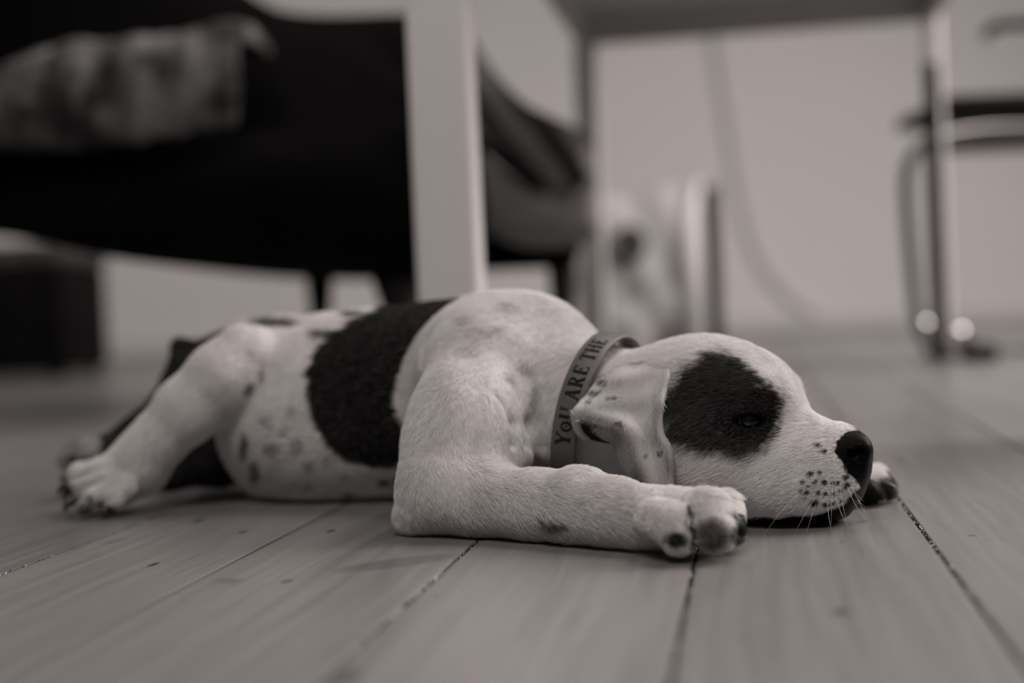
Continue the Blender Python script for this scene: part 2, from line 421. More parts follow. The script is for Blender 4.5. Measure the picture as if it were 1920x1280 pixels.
# ---------------------------------------------------------------- tubular chair at the right
def tube_chair():
    chrome = grey_mat('chrome_tube', .28, .34, 5, .13, 1.0)
    black = grey_mat('black_seat', .012, .02, 14, .5)
    o0 = W(1900, 660, 3.05); t = empty('tubular_chair', (o0[0], o0[1], 0)); T = Matrix.Translation(-t.location)
    tag(t, 'tubular metal chair with black seat at the right edge of the photo', 'chair')
    def part(name, bm, m, smooth=True):
        o = bm_obj(name, bm, m, smooth=smooth); o.data.transform(T); o.parent = t; return o
    def Q(px, py, d): return tuple(W(px, py, d))
    D0, D1 = 2.95, 2.80
    def fl(px, d):  # a point of tube lying on the floor
        p = W(px, 640, d); return (p[0], p[1], .013)
    # front leg loops, left and right
    bm = bmesh.new(); tube(bm, catmull([Q(1990, 238, D0), Q(1850, 243, D0), Q(1765, 258, D0), Q(1718, 285, D0), Q(1698, 335, D0), Q(1702, 430, D0), Q(1710, 520, D0), Q(1717, 585, D0), Q(1735, 640, D0+.02), fl(1768, D0+.1)], 7), .0125, 14); part('front_leg', bm, chrome)
    bm = bmesh.new(); tube(bm, catmull([fl(2110, D0+.1), Q(2128, 585, D0), Q(2120, 335, D0), Q(2100, 270, D0), Q(1990, 238, D0)], 7), .0125, 14); part('front_leg', bm, chrome)
    bm = bmesh.new(); tube(bm, catmull([fl(1774, 3.02), Q(1784, 634, 3.0), Q(1797, 627, 2.98), Q(1812, 640, 2.96), fl(1832, 2.94)], 6), .010, 12); part('brace', bm, black)
    bm = bmesh.new(); tube(bm, catmull([fl(1768, D0+.1), fl(1840, D0+.22), fl(2000, D0+.25), fl(2110, D0+.1)], 7), .0115, 14); part('base_rail', bm, grey_mat('dark_rail', .12, .14, 8, .6))
    for px, py, d in ((1730, 611, 2.965), (1796, 625, 2.975)):  # added chrome balls that mirror the window light as blurred glints
        bm = bmesh.new(); bmesh.ops.create_uvsphere(bm, u_segments=24, v_segments=16, radius=.018, matrix=Matrix.Translation(W(px, py, d))); part('glint_ball', bm, grey_mat('polished_chrome', .9, .9, 5, .08, 1.0))
    bm = bmesh.new(); tube(bm, catmull([Q(1744, 120, D1), Q(1747, 170, D1), Q(1750, 250, D1), Q(1754, 400, D1), Q(1762, 600, D1), fl(1772, D1-.02)], 7), .0155, 14); part('rear_leg', bm, black)
    bm = bmesh.new(); tube(bm, catmull([Q(2102, 60, D1), Q(2100, 250, D1), Q(2102, 600, D1), fl(2100, D1-.02)], 7), .0135, 14); part('rear_leg', bm, black)
    bm = bmesh.new(); tube(bm, catmull([Q(1848, 70, 3.1), Q(1862, 52, 3.1), Q(1895, 46, 3.1), Q(1990, 44, 3.1), Q(2060, 52, 3.1), Q(2075, 70, 3.1)], 6), .012, 12); part('back_rail', bm, black)
    a = W(1765, 192, 2.98); b = W(2100, 180, 2.98)
    bm = bmesh.new(); box(bm, (a[0]+b[0])/2, 3.15, (a[2]+b[2])/2-.002, b[0]-a[0], .40, .030, 0, .012, 3); part('seat', bm, black)
    a = W(1790, 250, 2.98); b = W(2090, 238, 2.98)
    bm = bmesh.new(); box(bm, (a[0]+b[0])/2, 3.15, (a[2]+b[2])/2, b[0]-a[0], .34, .022, 0, .008, 3); part('under_frame', bm, black)
    for px, d in ((1766, 3.16), (1834, 2.92), (2090, 2.95)):
        bm = bmesh.new(); p = W(px, 640, d); box(bm, p[0], p[1], .017, .068, .06, .034, 0, .010, 3); part('foot', bm, black)
tube_chair()

# ---------------------------------------------------------------- the dog
def build_dog():
    PR = []
    def sph(px, py, d, r): return W(px, py, d), r*d/FPX
    def cone(a, b, k=.02, sub=False, flat=None):
        PR.append(('c', *sph(*a), *sph(*b), k, sub))
    def chain(ps, k=.02, sub=False):
        for a, b in zip(ps, ps[1:]): cone(a, b, k, sub)
    def ell(px, py, d, rx, ry, rz, k=.015, rot=0, yaw=0, sub=False):
        """semi-axes: rx, ry in px of the picture plane, rz towards the back in px; rot turns it in the picture plane, yaw about the vertical"""
        s = d/FPX; A = np.stack([_R, _U, _f])
        c, s_ = math.cos(rot), math.sin(rot); M = np.array([[c, s_, 0], [-s_, c, 0], [0, 0, 1]]) @ A
        c, s_ = math.cos(yaw), math.sin(yaw); M = np.array([[c, 0, s_], [0, 1, 0], [-s_, 0, c]]) @ M
        PR.append(('e', W(px, py, d), np.array([rx, ry, rz])*s, M, k, sub))
    # torso
    chain([(985, 705, 1.09, 118), (860, 735, 1.145, 158), (740, 762, 1.18, 170), (630, 772, 1.20, 166), (580, 775, 1.215, 158), (530, 735, 1.25, 120)], .03)
    ell(600, 800, 1.20, 158, 132, 180, .03)
    ell(520, 700, 1.26, 100, 95, 120, .03)
    # near hind leg: thigh, knee, shank, foot
    chain([(535, 700, 1.22, 80), (462, 668, 1.155, 50)], .022)
    chain([(458, 662, 1.15, 50), (420, 708, 1.145, 64), (352, 768, 1.14, 57), (296, 826, 1.14, 47), (262, 862, 1.14, 46), (215, 898, 1.135, 43)], .012)
    ell(455, 735, 1.165, 52, 50, 45, .02)
    ell(262, 885, 1.145, 44, 40, 46, .015)
    ell(195, 905, 1.135, 55, 40, 42, .012)
    for t in ([(185, 885, 1.155, 25), (150, 888, 1.16, 19), (124, 905, 1.16, 14)], [(195, 893, 1.135, 26), (158, 908, 1.13, 21), (132, 932, 1.13, 15)],
              [(210, 905, 1.12, 25), (178, 928, 1.115, 20), (163, 948, 1.113, 14)], [(232, 912, 1.118, 24), (212, 934, 1.112, 19), (200, 950, 1.11, 13)]):
        chain(t, .004)
    # far hind leg and tail
    chain([(470, 655, 1.36, 58), (400, 690, 1.36, 48), (352, 705, 1.34, 32), (262, 812, 1.30, 26), (172, 856, 1.27, 26)], .02)
    chain([(150, 853, 1.255, 26), (128, 862, 1.25, 18)], .008)
    chain([(480, 640, 1.33, 30), (400, 660, 1.35, 18), (338, 650, 1.35, 14), (330, 676, 1.34, 9)], .008)
    chain([(500, 780, 1.31, 95), (410, 842, 1.28, 66), (320, 872, 1.25, 40), (220, 862, 1.26, 30), (160, 853, 1.26, 28)], .015)
    chain([(446, 806, 1.115, 7), (452, 850, 1.11, 9), (478, 892, 1.115, 9), (520, 915, 1.13, 8)], .004)
    # shoulder, scapula, neck
    ell(925, 672, 1.085, 128, 122, 145, .03, rot=.25)
    ell(1010, 700, 1.07, 115, 128, 120, .03)
    chain([(1035, 757, 1.065, 146), (1130, 790, 1.02, 131), (1215, 797, 1.0, 120)], .014)
    # chest floor
    ell(960, 860, 1.09, 130, 95, 110, .03)
    # near foreleg
    chain([(905, 700, 1.035, 105), (868, 800, .99, 86), (824, 900, .957, 68)], .03)
    ell(885, 862, .975, 92, 72, 52, .03)
    cone((812, 930, .965, 58), (779, 968, .962, 32), .016)
    cone((822, 940, .960, 52), (905, 938, .944, 66), .022)
    chain([(905, 938, .944, 68), (1010, 950, .918, 63), (1085, 953, .897, 65), (1150, 962, .878, 60), (1210, 972, .862, 55), (1270, 975, .852, 50)], .010)
    ell(790, 970, .966, 45, 33, 40, .008)
    ell(1090, 925, .903, 40, 34, 36, .014)
    # near forepaw
    ell(1262, 972, .853, 66, 50, 62, .010)
    chain([(1228, 972, .838, 37), (1258, 982, .824, 40), (1272, 1012, .816, 31)], .004)
    chain([(1290, 962, .848, 40), (1325, 966, .830, 46), (1340, 998, .817, 40)], .004)
    chain([(1318, 952, .868, 34), (1358, 958, .856, 35), (1370, 994, .842, 31)], .0035)
    chain([(1340, 945, .890, 28), (1374, 958, .882, 25), (1382, 985, .876, 20)], .003)
    # far forepaw, seen past the lips
    chain([(980, 790, 1.15, 80), (1060, 862, 1.20, 50), (1220, 880, 1.17, 42), (1380, 895, 1.12, 44)], .02)
    chain([(1380, 900, 1.12, 46), (1500, 905, 1.09, 46), (1590, 903, 1.06, 42)], .015)
    chain([(1602, 893, 1.050, 27), (1640, 895, 1.045, 22), (1660, 908, 1.040, 15)], .004)
    chain([(1600, 902, 1.028, 30), (1633, 909, 1.018, 31), (1657, 917, 1.013, 21)], .004)
    chain([(1600, 912, 1.012, 24), (1624, 922, 1.000, 24), (1643, 931, .995, 17)], .004)
    NB = len(PR)
    # head
    ell(1325, 768, .995, 145, 139, 150, .02, rot=-.15)
    ell(1265, 790, .995, 110, 128, 135, .02)
    ell(1404, 776, .975, 102, 110, 118, .02, rot=-.35)
    ell(1330, 880, .975, 130, 100, 120, .02)
    ell(1300, 850, .945, 80, 75, 60, .02)
    ell(1415, 895, .955, 100, 88, 95, .02)
    # brows and cheek bones
    ell(1442, 738, .942, 40, 32, 34, .014, rot=-.5)
    ell(1405, 787, .9385, 44, 27, 30, .008)
    ell(1464, 732, 1.01, 42, 37, 40, .010, rot=-.5)
    ell(1385, 845, .938, 62, 40, 34, .016, rot=-.2)
    # muzzle
    chain([(1462, 846, .955, 86), (1552, 862, .935, 63), (1576, 856, .93, 50)], .018)
    ell(1520, 895, .940, 85, 82, 78, .014, rot=-.05)
    ell(1562, 903, .928, 54, 62, 58, .010)
    ell(1490, 908, .922, 80, 60, 40, .022)
    ell(1535, 912, .975, 60, 62, 40, .012)
    # chin
    ell(1510, 958, .943, 84, 28, 60, .006)
    ell(1420, 955, .955, 110, 34, 75, .008)
    # nose
    ell(1601, 844, .922, 31, 36, 44, .004, rot=-.1, yaw=.35)
    ell(1606, 876, .922, 21, 34, 28, .006, rot=-.15)
    # the other side of the face, mirrored across the head's middle plane
    global HEAD_PLANE
    o_ = W(1300, 790, .995); ax_ = W(1601, 844, .922)-o_; n_ = np.cross(ax_, (0, 0, 1)); n_ /= np.linalg.norm(n_); HEAD_PLANE = (o_, n_)
    H_ = np.eye(3)-2*np.outer(n_, n_)
    def mirror():
        t, c_, rad_, M_, k_, sub_ = PR[-1]; PR.append((t, o_+H_ @ (c_-o_), rad_, M_ @ H_, k_, sub_))
    ell(1405, 787, .9385, 44, 27, 30, .008); mirror()
    NH = len(PR)
    # --- carvings
    # nostril: comma shape with its slit
    chain([(1612, 848, .910, 9), (1603, 856, .909, 9), (1594, 852, .9105, 5), (1586, 842, .912, 2.5)], .0022, True)
    # mouth line and philtrum
    chain([(1636, 872, .899, 3), (1634, 895, .895, 3)], .002, True)
    chain([(1632, 900, .896, 5), (1612, 926, .890, 6), (1588, 950, .882, 6), (1556, 966, .876, 6), (1500, 972, .870, 6), (1400, 976, .872, 6)], .003, True)
    # eye opening
    ell(1406, 789, .926, 30, 12, 20, .0020, rot=-.03, sub=True); mirror()
    # creases
    chain([(1385, 752, .927, 2), (1415, 748, .925, 3), (1440, 762, .925, 3), (1450, 785, .925, 2)], .005, True)       # stop side fold
    chain([(1235, 690, .938, 3), (1290, 668, .93, 3)], .01, True)
    chain([(1018, 735, .985, 2), (1000, 790, .985, 3), (1010, 830, .985, 3)], .014, True)
    chain([(960, 715, .985, 1), (985, 770, .975, 1.5), (980, 830, .972, 2)], .010, True)
    chain([(925, 745, .970, 1), (957, 790, .965, 1), (960, 830, .96, 1)], .008, True)
    chain([(812, 640, 1.06, 6), (835, 720, 1.04, 8), (822, 760, 1.02, 6)], .02, True)           # behind the shoulder blade
    chain([(445, 790, 1.10, 6), (490, 740, 1.11, 6), (512, 680, 1.12, 4)], .014, True)          # in front of the thigh
    # gaps between the toes of the near paw
    chain([(1278, 940, .836, 2), (1290, 965, .822, 5), (1298, 1000, .806, 9), (1300, 1042, .800, 9)], .005, True)
    chain([(1345, 940, .846, 3), (1358, 965, .835, 5), (1362, 1000, .820, 5)], .004, True)
    chain([(1368, 938, .868, 2), (1382, 962, .862, 3)], .003, True)
    for q in ([(138, 900, 1.128, 5), (182, 878, 1.118, 5)], [(150, 928, 1.118, 7), (205, 888, 1.108, 5)], [(185, 948, 1.106, 7), (226, 908, 1.098, 4)]): chain(q, .004, True)

    # --- grid, finer around the head
    def axis(lo, hi, mid0, mid1, fine, coarse):
        a = [lo]
        while a[-1] < hi:
            x = a[-1]; st = fine if mid0 <= x <= mid1 else coarse
            st = min(coarse, max(fine, fine+.06*max(mid0-x, x-mid1, 0)))
            a.append(x+st)
        return np.array(a)
    q = 1/QUALITY
    xs = axis(-.41, .275, .02, .27, .0009*q, .0018*q)
    ys = axis(.775, 1.42, .80, 1.0, .0011*q, .0022*q)
    zs = axis(-.006, .175, -.006, .15, .0010*q, .0014*q)
    F = np.full((len(xs), len(ys), len(zs)), .05, np.float32)
    for pr in PR:
        k, sub = pr[-2], pr[-1]
        if pr[0] == 'c':
            a, ra, b, rb = pr[1:5]; lo = np.minimum(a-ra, b-rb); hi = np.maximum(a+ra, b+rb)
        else:
            a, rad, M = pr[1:4]; m_ = max(rad); lo, hi = a-m_, a+m_
        mg = k+.012; sl = []
        for ax, l_, h_ in zip((xs, ys, zs), lo-mg, hi+mg):
            i0, i1 = np.searchsorted(ax, l_), np.searchsorted(ax, h_)
            sl.append(slice(max(i0, 0), min(i1, len(ax))))
        if any(s_.stop-s_.start <= 0 for s_ in sl): continue
        X = xs[sl[0]].astype(np.float32)[:, None, None]; Y = ys[sl[1]].astype(np.float32)[None, :, None]; Z = zs[sl[2]].astype(np.float32)[None, None, :]
        if pr[0] == 'c':
            ab = b-a; L2 = float(ab @ ab)+1e-12
            t = np.clip(((X-a[0])*ab[0]+(Y-a[1])*ab[1]+(Z-a[2])*ab[2])/L2, 0, 1)
            d = np.sqrt((X-a[0]-t*ab[0])**2+(Y-a[1]-t*ab[1])**2+(Z-a[2]-t*ab[2])**2)-(ra+(rb-ra)*t)
        else:
            k0 = 0; k1 = 0
            for i in range(3):
                c_ = (X-a[0])*M[i, 0]+(Y-a[1])*M[i, 1]+(Z-a[2])*M[i, 2]
                k0 = k0+(c_/rad[i])**2; k1 = k1+(c_/rad[i]**2)**2
            k0 = np.sqrt(k0); d = k0*(k0-1)/np.maximum(np.sqrt(k1), 1e-6)
        G = F[sl[0], sl[1], sl[2]]
        if sub:
            h = np.maximum(k-np.abs(G+d), 0)/k; G[...] = np.maximum(G, -d)+h*h*k*.25
        else:
            h = np.maximum(k-np.abs(G-d), 0)/k; G[...] = np.minimum(G, d)-h*h*k*.25
    # it lies on the floor
    Z = zs.astype(np.float32)[None, None, :]
    fl = -(Z-.0006)
    h = np.maximum(.006-np.abs(F-fl), 0)/.006; F = np.maximum(F, fl)+h*h*.0015
    # --- surface nets
    S_ = F < 0
    c = np.zeros(tuple(n-1 for n in F.shape), np.uint8)
    for i in (0, 1):
        for j in (0, 1):
            for l in (0, 1): c += S_[i:F.shape[0]-1+i, j:F.shape[1]-1+j, l:F.shape[2]-1+l]
    I = np.argwhere((c > 0) & (c < 8)); shp = c.shape; del c
    lin = (I[:, 0]*shp[1]+I[:, 1])*shp[2]+I[:, 2]
    acc = np.zeros((len(I), 3)); cnt = np.zeros(len(I))
    cor = [(i, j, l) for i in (0, 1) for j in (0, 1) for l in (0, 1)]
    val = {o: F[I[:, 0]+o[0], I[:, 1]+o[1], I[:, 2]+o[2]] for o in cor}
    pos = {o: np.stack([xs[I[:, 0]+o[0]], ys[I[:, 1]+o[1]], zs[I[:, 2]+o[2]]], 1) for o in cor}
    for o in cor:
        for ax in range(3):
            if o[ax] == 0:
                p = list(o); p[ax] = 1; p = tuple(p); va, vb = val[o], val[p]; m_ = (va < 0) != (vb < 0)
                t = np.where(m_, va/(va-vb+1e-12), 0)[:, None]
                acc += np.where(m_[:, None], pos[o]+(pos[p]-pos[o])*t, 0); cnt += m_
    V = acc/cnt[:, None]; del val, pos
    quads = []
    for ax in range(3):
        n = list(F.shape); sa = [slice(1, n[0]-1), slice(1, n[1]-1), slice(1, n[2]-1)]; sb = list(sa)
        sa[ax] = slice(0, n[ax]-1); sb[ax] = slice(1, n[ax])
        A, Bv = S_[tuple(sa)], S_[tuple(sb)]
        E = np.argwhere(A != Bv); off = [1, 1, 1]; off[ax] = 0; E = E+np.array(off)
        ins = S_[E[:, 0], E[:, 1], E[:, 2]]
        u_, v_ = [(1, 2), (2, 0), (0, 1)][ax]
        def cell(du, dv):
            Q = E.copy(); Q[:, u_] -= du; Q[:, v_] -= dv
            return np.searchsorted(lin, (Q[:, 0]*shp[1]+Q[:, 1])*shp[2]+Q[:, 2])
        f = np.stack([cell(1, 1), cell(0, 1), cell(0, 0), cell(1, 0)], 1)
        f[~ins] = f[~ins][:, ::-1]; quads.append(f)
    Fc = np.concatenate(quads); del F, S_
    # light smoothing
    ed = np.concatenate([Fc[:, [0, 1]], Fc[:, [1, 2]], Fc[:, [2, 3]], Fc[:, [3, 0]]])
    for it in range(4):
        s_ = np.zeros_like(V); n_ = np.zeros(len(V))
        for ax in range(3): s_[:, ax] = np.bincount(ed[:, 0], V[ed[:, 1], ax], len(V))+np.bincount(ed[:, 1], V[ed[:, 0], ax], len(V))
        n_ = np.bincount(ed[:, 0], minlength=len(V))+np.bincount(ed[:, 1], minlength=len(V))
        V += (.5 if it % 2 == 0 else -.5)*(s_/n_[:, None]-V)
    V[:, 2] = np.maximum(V[:, 2], .0004)
    # drop loose crumbs: keep the biggest island
    lab = np.arange(len(V))
    for it in range(2000):
        m_ = lab.copy(); np.minimum.at(m_, ed[:, 0], lab[ed[:, 1]]); np.minimum.at(m_, ed[:, 1], lab[ed[:, 0]])
        m_ = m_[m_]; m_ = m_[m_]
        if (m_ == lab).all(): break
        lab = m_
    big = np.bincount(lab).argmax(); keep = lab == big
    if not keep.all():
        idx = np.cumsum(keep)-1; Fc = idx[Fc[keep[Fc[:, 0]]]]; V = V[keep]
    return V, Fc

DV, DF = build_dog()
print('dog verts', len(DV), 'faces', len(DF))
bvh = BVHTree.FromPolygons([tuple(v) for v in DV], [tuple(map(int, f)) for f in DF])
def hit(px, py, default=.95):
    d = _f+_R*((px-960)/FPX)+_U*((640-py)/FPX); L = np.linalg.norm(d)
    r = bvh.ray_cast(Vector(_C), Vector(d/L))
    return (r[3]/L, np.array(r[1])) if r[0] is not None else (default, np.array([0, -1, 0]))

# ---- the ear: a curved flap with thickness, joined to the body mesh
def spline_rows(rows, n):
    rows = np.array(rows, float); out = []
    for c in range(rows.shape[1]): out.append(catmull(rows[:, c], n))
    return np.array(out).transpose(1, 0, 2)
def ear_flap():
    L = [(1140, 705), (1112, 730), (1090, 757), (1079, 778), (1112, 786), (1146, 806), (1156, 835), (1170, 868), (1184, 897), (1199, 928)]
    Rr = [(1256, 690), (1257, 706), (1250, 733), (1244, 762), (1241, 790), (1244, 815), (1257, 838), (1263, 866), (1264, 895), (1263, 925)]
    Mt = [(1172, 688), (1208, 681), (1238, 686)]
    offL = [-.002, .004, .011, .018, .016, .010, .007, .006, .006, .006]
    offM = [-.002, .008, .014, .018, .019, .019, .018, .016, .013, .009]
    offT = [-.003, .003, .004, .004, .005, .004, .003, .003, .003, .003]
    offR = [-.007, .001, .008, .012, .012, .011, .011, .010, .009, .007]
    rows = []
    for i in range(10):
        a, b = np.array(L[i], float), np.array(Rr[i], float); row = []
        for j, u in enumerate((0, .14, .38, .62, .82, 1)):
            p = a+(b-a)*u
            if i == 0: p = np.array([(1140, 705), (1152, 696), (1178, 687), (1208, 681), (1236, 685), (1256, 692)][j], float)
            if i == 1 and 0 < j < 5: p[1] -= 6
            if i == 3 and j in (0, 1): p += (0, -3)
            o = np.interp(u, [0, .34, .70, 1], [offL[i], offM[i], offT[i], offR[i]])
            if j == 1 and 1 < i < 5: o += .004
            row.append((p[0], p[1], o))
        rows.append(row)
    base = np.array([[hit(p[0], min(p[1], 905))[0] for p in r] for r in rows])
    for _ in range(3):
        b2 = base.copy(); b2[1:-1] = (base[:-2]+2*base[1:-1]+base[2:])/4; b2[:, 1:-1] = (b2[:, :-2]+2*b2[:, 1:-1]+b2[:, 2:])/4; base = np.minimum(b2, base+.004)
    G = np.array([[(p[0], p[1], base[i, j]-p[2]) for j, p in enumerate(r)] for i, r in enumerate(rows)])
    G = np.array([catmull(r, 9) for r in G])                # fine in u
    G = np.array([catmull(G[:, j], 7) for j in range(G.shape[1])]).transpose(1, 0, 2)
    P = np.array([[W(*p) for p in r] for r in G])
    nv, nu = P.shape[:2]
    du = np.gradient(P, axis=1); dv = np.gradient(P, axis=0); N = np.cross(du, dv); N /= np.linalg.norm(N, axis=2, keepdims=True)+1e-9
    if (N[nv//2, nu//2] @ _f) > 0: N = -N                   # N towards the viewer
    # thickness falls off to a round rim
    iu = np.minimum(np.arange(nu), np.arange(nu)[::-1])/4; iv = np.minimum(np.arange(nv)*0+9, np.arange(nv)[::-1])/4
    e = np.clip(np.minimum(iu[None, :], iv[:, None]), 0, 1); th = .0021*np.sqrt(1-(1-e)**2)+.0002
    rim = np.clip(1-iu/1.6, 0, 1)[None, :, None]*.0012
    A = P+N*(th[..., None]+rim); Bk = P-N*th[..., None]
    V = np.concatenate([A.reshape(-1, 3), Bk.reshape(-1, 3)]); n = nv*nu; Fq = []
    for i in range(nv-1):
        for j in range(nu-1):
            a = i*nu+j; Fq.append((a, a+nu, a+nu+1, a+1)); Fq.append((n+a, n+a+1, n+a+nu+1, n+a+nu))
    bd = [(0, j) for j in range(nu)]+[(i, nu-1) for i in range(1, nv)]+[(nv-1, j) for j in range(nu-2, -1, -1)]+[(i, 0) for i in range(nv-2, 0, -1)]
    for k in range(len(bd)):
        a = bd[k][0]*nu+bd[k][1]; b = bd[(k+1) % len(bd)]; b = b[0]*nu+b[1]; Fq.append((a, b, n+b, n+a))
    return V, np.array(Fq), th
def tube_np(path, seg=10):
    """path: (px, py, depth, radius px) -> verts, quads"""
    bm = bmesh.new(); p = catmull(path, 6)
    tube(bm, [W(*q[:3]) for q in p], [q[3]*q[2]/FPX for q in p], seg)
    bmesh.ops.triangulate(bm, faces=[f for f in bm.faces if len(f.verts) > 4]); bmesh.ops.recalc_face_normals(bm, faces=bm.faces)
    V = np.array([v.co for v in bm.verts]); F_ = [tuple(v.index for v in f.verts) for f in bm.faces] if not bm.verts.index_update() else 0
    bm.free(); return V, F_
eV, eF, _ = ear_flap()
d0 = hit(1085, 800)[0]
# the rolled pouch at the back edge of the ear
pV, pF = tube_np([(1094, 762, d0-.014, 4), (1084, 772, d0-.016, 7), (1080, 786, d0-.016, 8), (1082, 801, d0-.014, 8), (1090, 814, d0-.011, 7), (1101, 822, d0-.007, 5), (1116, 826, d0-.002, 3)])
rV, rF = tube_np([(1092, 780, d0-.021, 3), (1104, 782, d0-.0215, 4.5), (1122, 787, d0-.0215, 5), (1138, 797, d0-.020, 5), (1149, 811, d0-.016, 5), (1157, 836, d0-.012, 3)])
cV, cF = tube_np([(1095, 786, d0-.012, 2), (1108, 790, d0-.014, 3), (1124, 796, d0-.0145, 3.5), (1140, 809, d0-.012, 3)])
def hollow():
    """thin inner wall of the pouch: dark skin, darkened further for the shade inside"""
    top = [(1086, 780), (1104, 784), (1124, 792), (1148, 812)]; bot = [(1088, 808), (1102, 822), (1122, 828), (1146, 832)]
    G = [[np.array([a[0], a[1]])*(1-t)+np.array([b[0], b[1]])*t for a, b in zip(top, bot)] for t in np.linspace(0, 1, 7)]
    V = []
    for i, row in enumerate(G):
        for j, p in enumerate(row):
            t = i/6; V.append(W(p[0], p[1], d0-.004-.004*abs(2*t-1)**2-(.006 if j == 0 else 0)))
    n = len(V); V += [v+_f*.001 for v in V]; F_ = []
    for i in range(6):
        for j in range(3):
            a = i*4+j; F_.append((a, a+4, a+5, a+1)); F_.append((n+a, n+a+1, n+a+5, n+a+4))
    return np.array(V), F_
hV, hF = hollow()

# ---- coat: which hair is dark, where shade is painted in, and where skin is bare
def inpoly(x, y, poly):
    """signed distance in px, positive inside"""
    p = np.array(poly, float); n = len(p); ins = np.zeros(len(x), bool); dm = np.full(len(x), 1e9)
    for i in range(n):
        a, b = p[i], p[(i+1) % n]
        with np.errstate(divide='ignore', invalid='ignore'):
            c = ((a[1] > y) != (b[1] > y)) & (x < (b[0]-a[0])*(y-a[1])/(b[1]-a[1]+1e-12)+a[0])
        ins ^= c
        ab = b-a; t = np.clip(((x-a[0])*ab[0]+(y-a[1])*ab[1])/(ab @ ab), 0, 1)
        dm = np.minimum(dm, np.hypot(x-a[0]-t*ab[0], y-a[1]-t*ab[1]))
    return np.where(ins, dm, -dm)
def sstep(v, a, b):
    t = np.clip((v-a)/(b-a), 0, 1); return t*t*(3-2*t)
def wob(P, f, seed):
    r = np.random.default_rng(seed); s = 0
    for i in range(5):
        k = r.normal(size=3)*f; s = s+np.sin(P @ k+r.uniform(0, 6.28))
    return s/2.2
EYE = [(1320, 668), (1358, 661), (1396, 677), (1424, 700), (1448, 722), (1464, 750), (1467, 785), (1450, 822), (1430, 850), (1396, 862), (1363, 850), (1320, 846), (1274, 833), (1249, 816), (1247, 776), (1259, 730), (1288, 696)]
BODY = [(868, 560), (835, 588), (802, 615), (796, 650), (822, 690), (826, 740), (808, 770), (788, 810), (775, 850), (745, 874), (710, 878), (660, 867), (620, 840), (592, 800), (580, 750), (577, 700), (590, 662), (620, 627), (660, 602), (700, 585), (740, 555), (800, 530), (868, 520)]
NOSE = [(1566, 830), (1576, 814), (1592, 807), (1622, 806), (1660, 815), (1660, 905), (1632, 912), (1618, 925), (1612, 912), (1600, 896), (1588, 886), (1578, 862), (1567, 848)]
LIP = [(1620, 900), (1650, 885), (1650, 960), (1575, 996), (1380, 1006), (1380, 970), (1480, 971), (1546, 963), (1582, 944), (1604, 924)]
DOTS = [(1521, 891, 4.5), (1508, 905, 4), (1529, 908, 4), (1538, 887, 4), (1547, 905, 4), (1561, 902, 3.5), (1571, 904, 3.5), (1501, 922, 4), (1514, 925, 4.5), (1533, 927, 4.5), (1549, 927, 4), (1565, 925, 3), (1511, 937, 3), (1530, 945, 6), (1548, 946, 5), (1562, 943, 3.5), (1588, 896, 5), (1590, 911, 6), (1580, 920, 3), (1576, 938, 2.5), (1519, 915, 2.5), (1537, 836, 3.5), (1550, 848, 3)]
SPOTS = [(468, 730, 10, 13, .7), (492, 702, 6, 20, .4), (502, 790, 12, 14, .35), (545, 772, 12, 12, .3), (512, 842, 16, 16, .45), (560, 834, 14, 16, .4), (582, 876, 11, 11, .5), (536, 810, 10, 10, .3),
         (722, 905, 13, 10, .6), (752, 902, 10, 14, .6), (655, 925, 10, 6, .6), (650, 895, 10, 8, .3), (618, 865, 10, 12, .3), (580, 915, 9, 5, .45), (595, 745, 4, 20, .2),
         (606, 625, 26, 10, .8), (662, 587, 26, 6, .7), (515, 604, 48, 10, .9), (470, 660, 9, 9, .2), (458, 835, 9, 34, .75), (478, 885, 10, 24, .75), (340, 655, 30, 26, .95), (320, 705, 22, 40, .95), (395, 640, 40, 22, .95), (300, 750, 14, 30, .8),  # dark coat patches, plus shade painted in the gap by the belly fold
         (1034, 984, 26, 10, .55), (1015, 975, 12, 6, .4), (1085, 945, 9, 4, .18), (880, 660, 25, 12, .12), (960, 580, 25, 12, .14), (930, 620, 28, 14, .10), (985, 690, 22, 20, .22), (1005, 740, 10, 24, .22), (870, 600, 22, 12, .10), (905, 885, 10, 5, .15), (938, 615, 6, 4, .3),
         (1266, 1010, 24, 17, .93), (1334, 1004, 36, 32, .68), (1382, 1002, 18, 24, .7), (1298, 955, 10, 16, .2), (1297, 1000, 7, 34, .9), (1372, 962, 9, 7, .6), (1388, 966, 10, 5, .8),  # near paw: dark pads and claws, plus shade painted on toes and in gaps
         (1645, 918, 40, 22, .9), (1668, 896, 14, 10, .92), (1620, 930, 30, 22, .9), (1650, 928, 30, 14, .95),
         (130, 925, 14, 24, .95), (150, 952, 24, 12, .97), (172, 935, 7, 12, .7), (195, 950, 8, 13, .85), (120, 890, 8, 20, .8), (150, 862, 34, 20, .8), (158, 848, 16, 10, -.9), (205, 955, 20, 6, .9)]
EARS = [(1130, 718, 14, 10, .85), (1116, 738, 20, 8, .8), (1148, 747, 18, 6, .85), (1104, 752, 10, 6, .7), (1160, 793, 11, 9, .75), (1167, 803, 6, 8, .7), (1212, 858, 6, 7, .6), (1239, 850, 7, 9, .75), (1200, 738, 10, 20, .22), (1220, 790, 14, 24, .2), (1206, 700, 16, 10, .2), (1248, 695, 12, 8, .35), (1170, 860, 6, 14, .25), (1190, 850, 8, 20, .15)]
PAT = dict(ear=False)
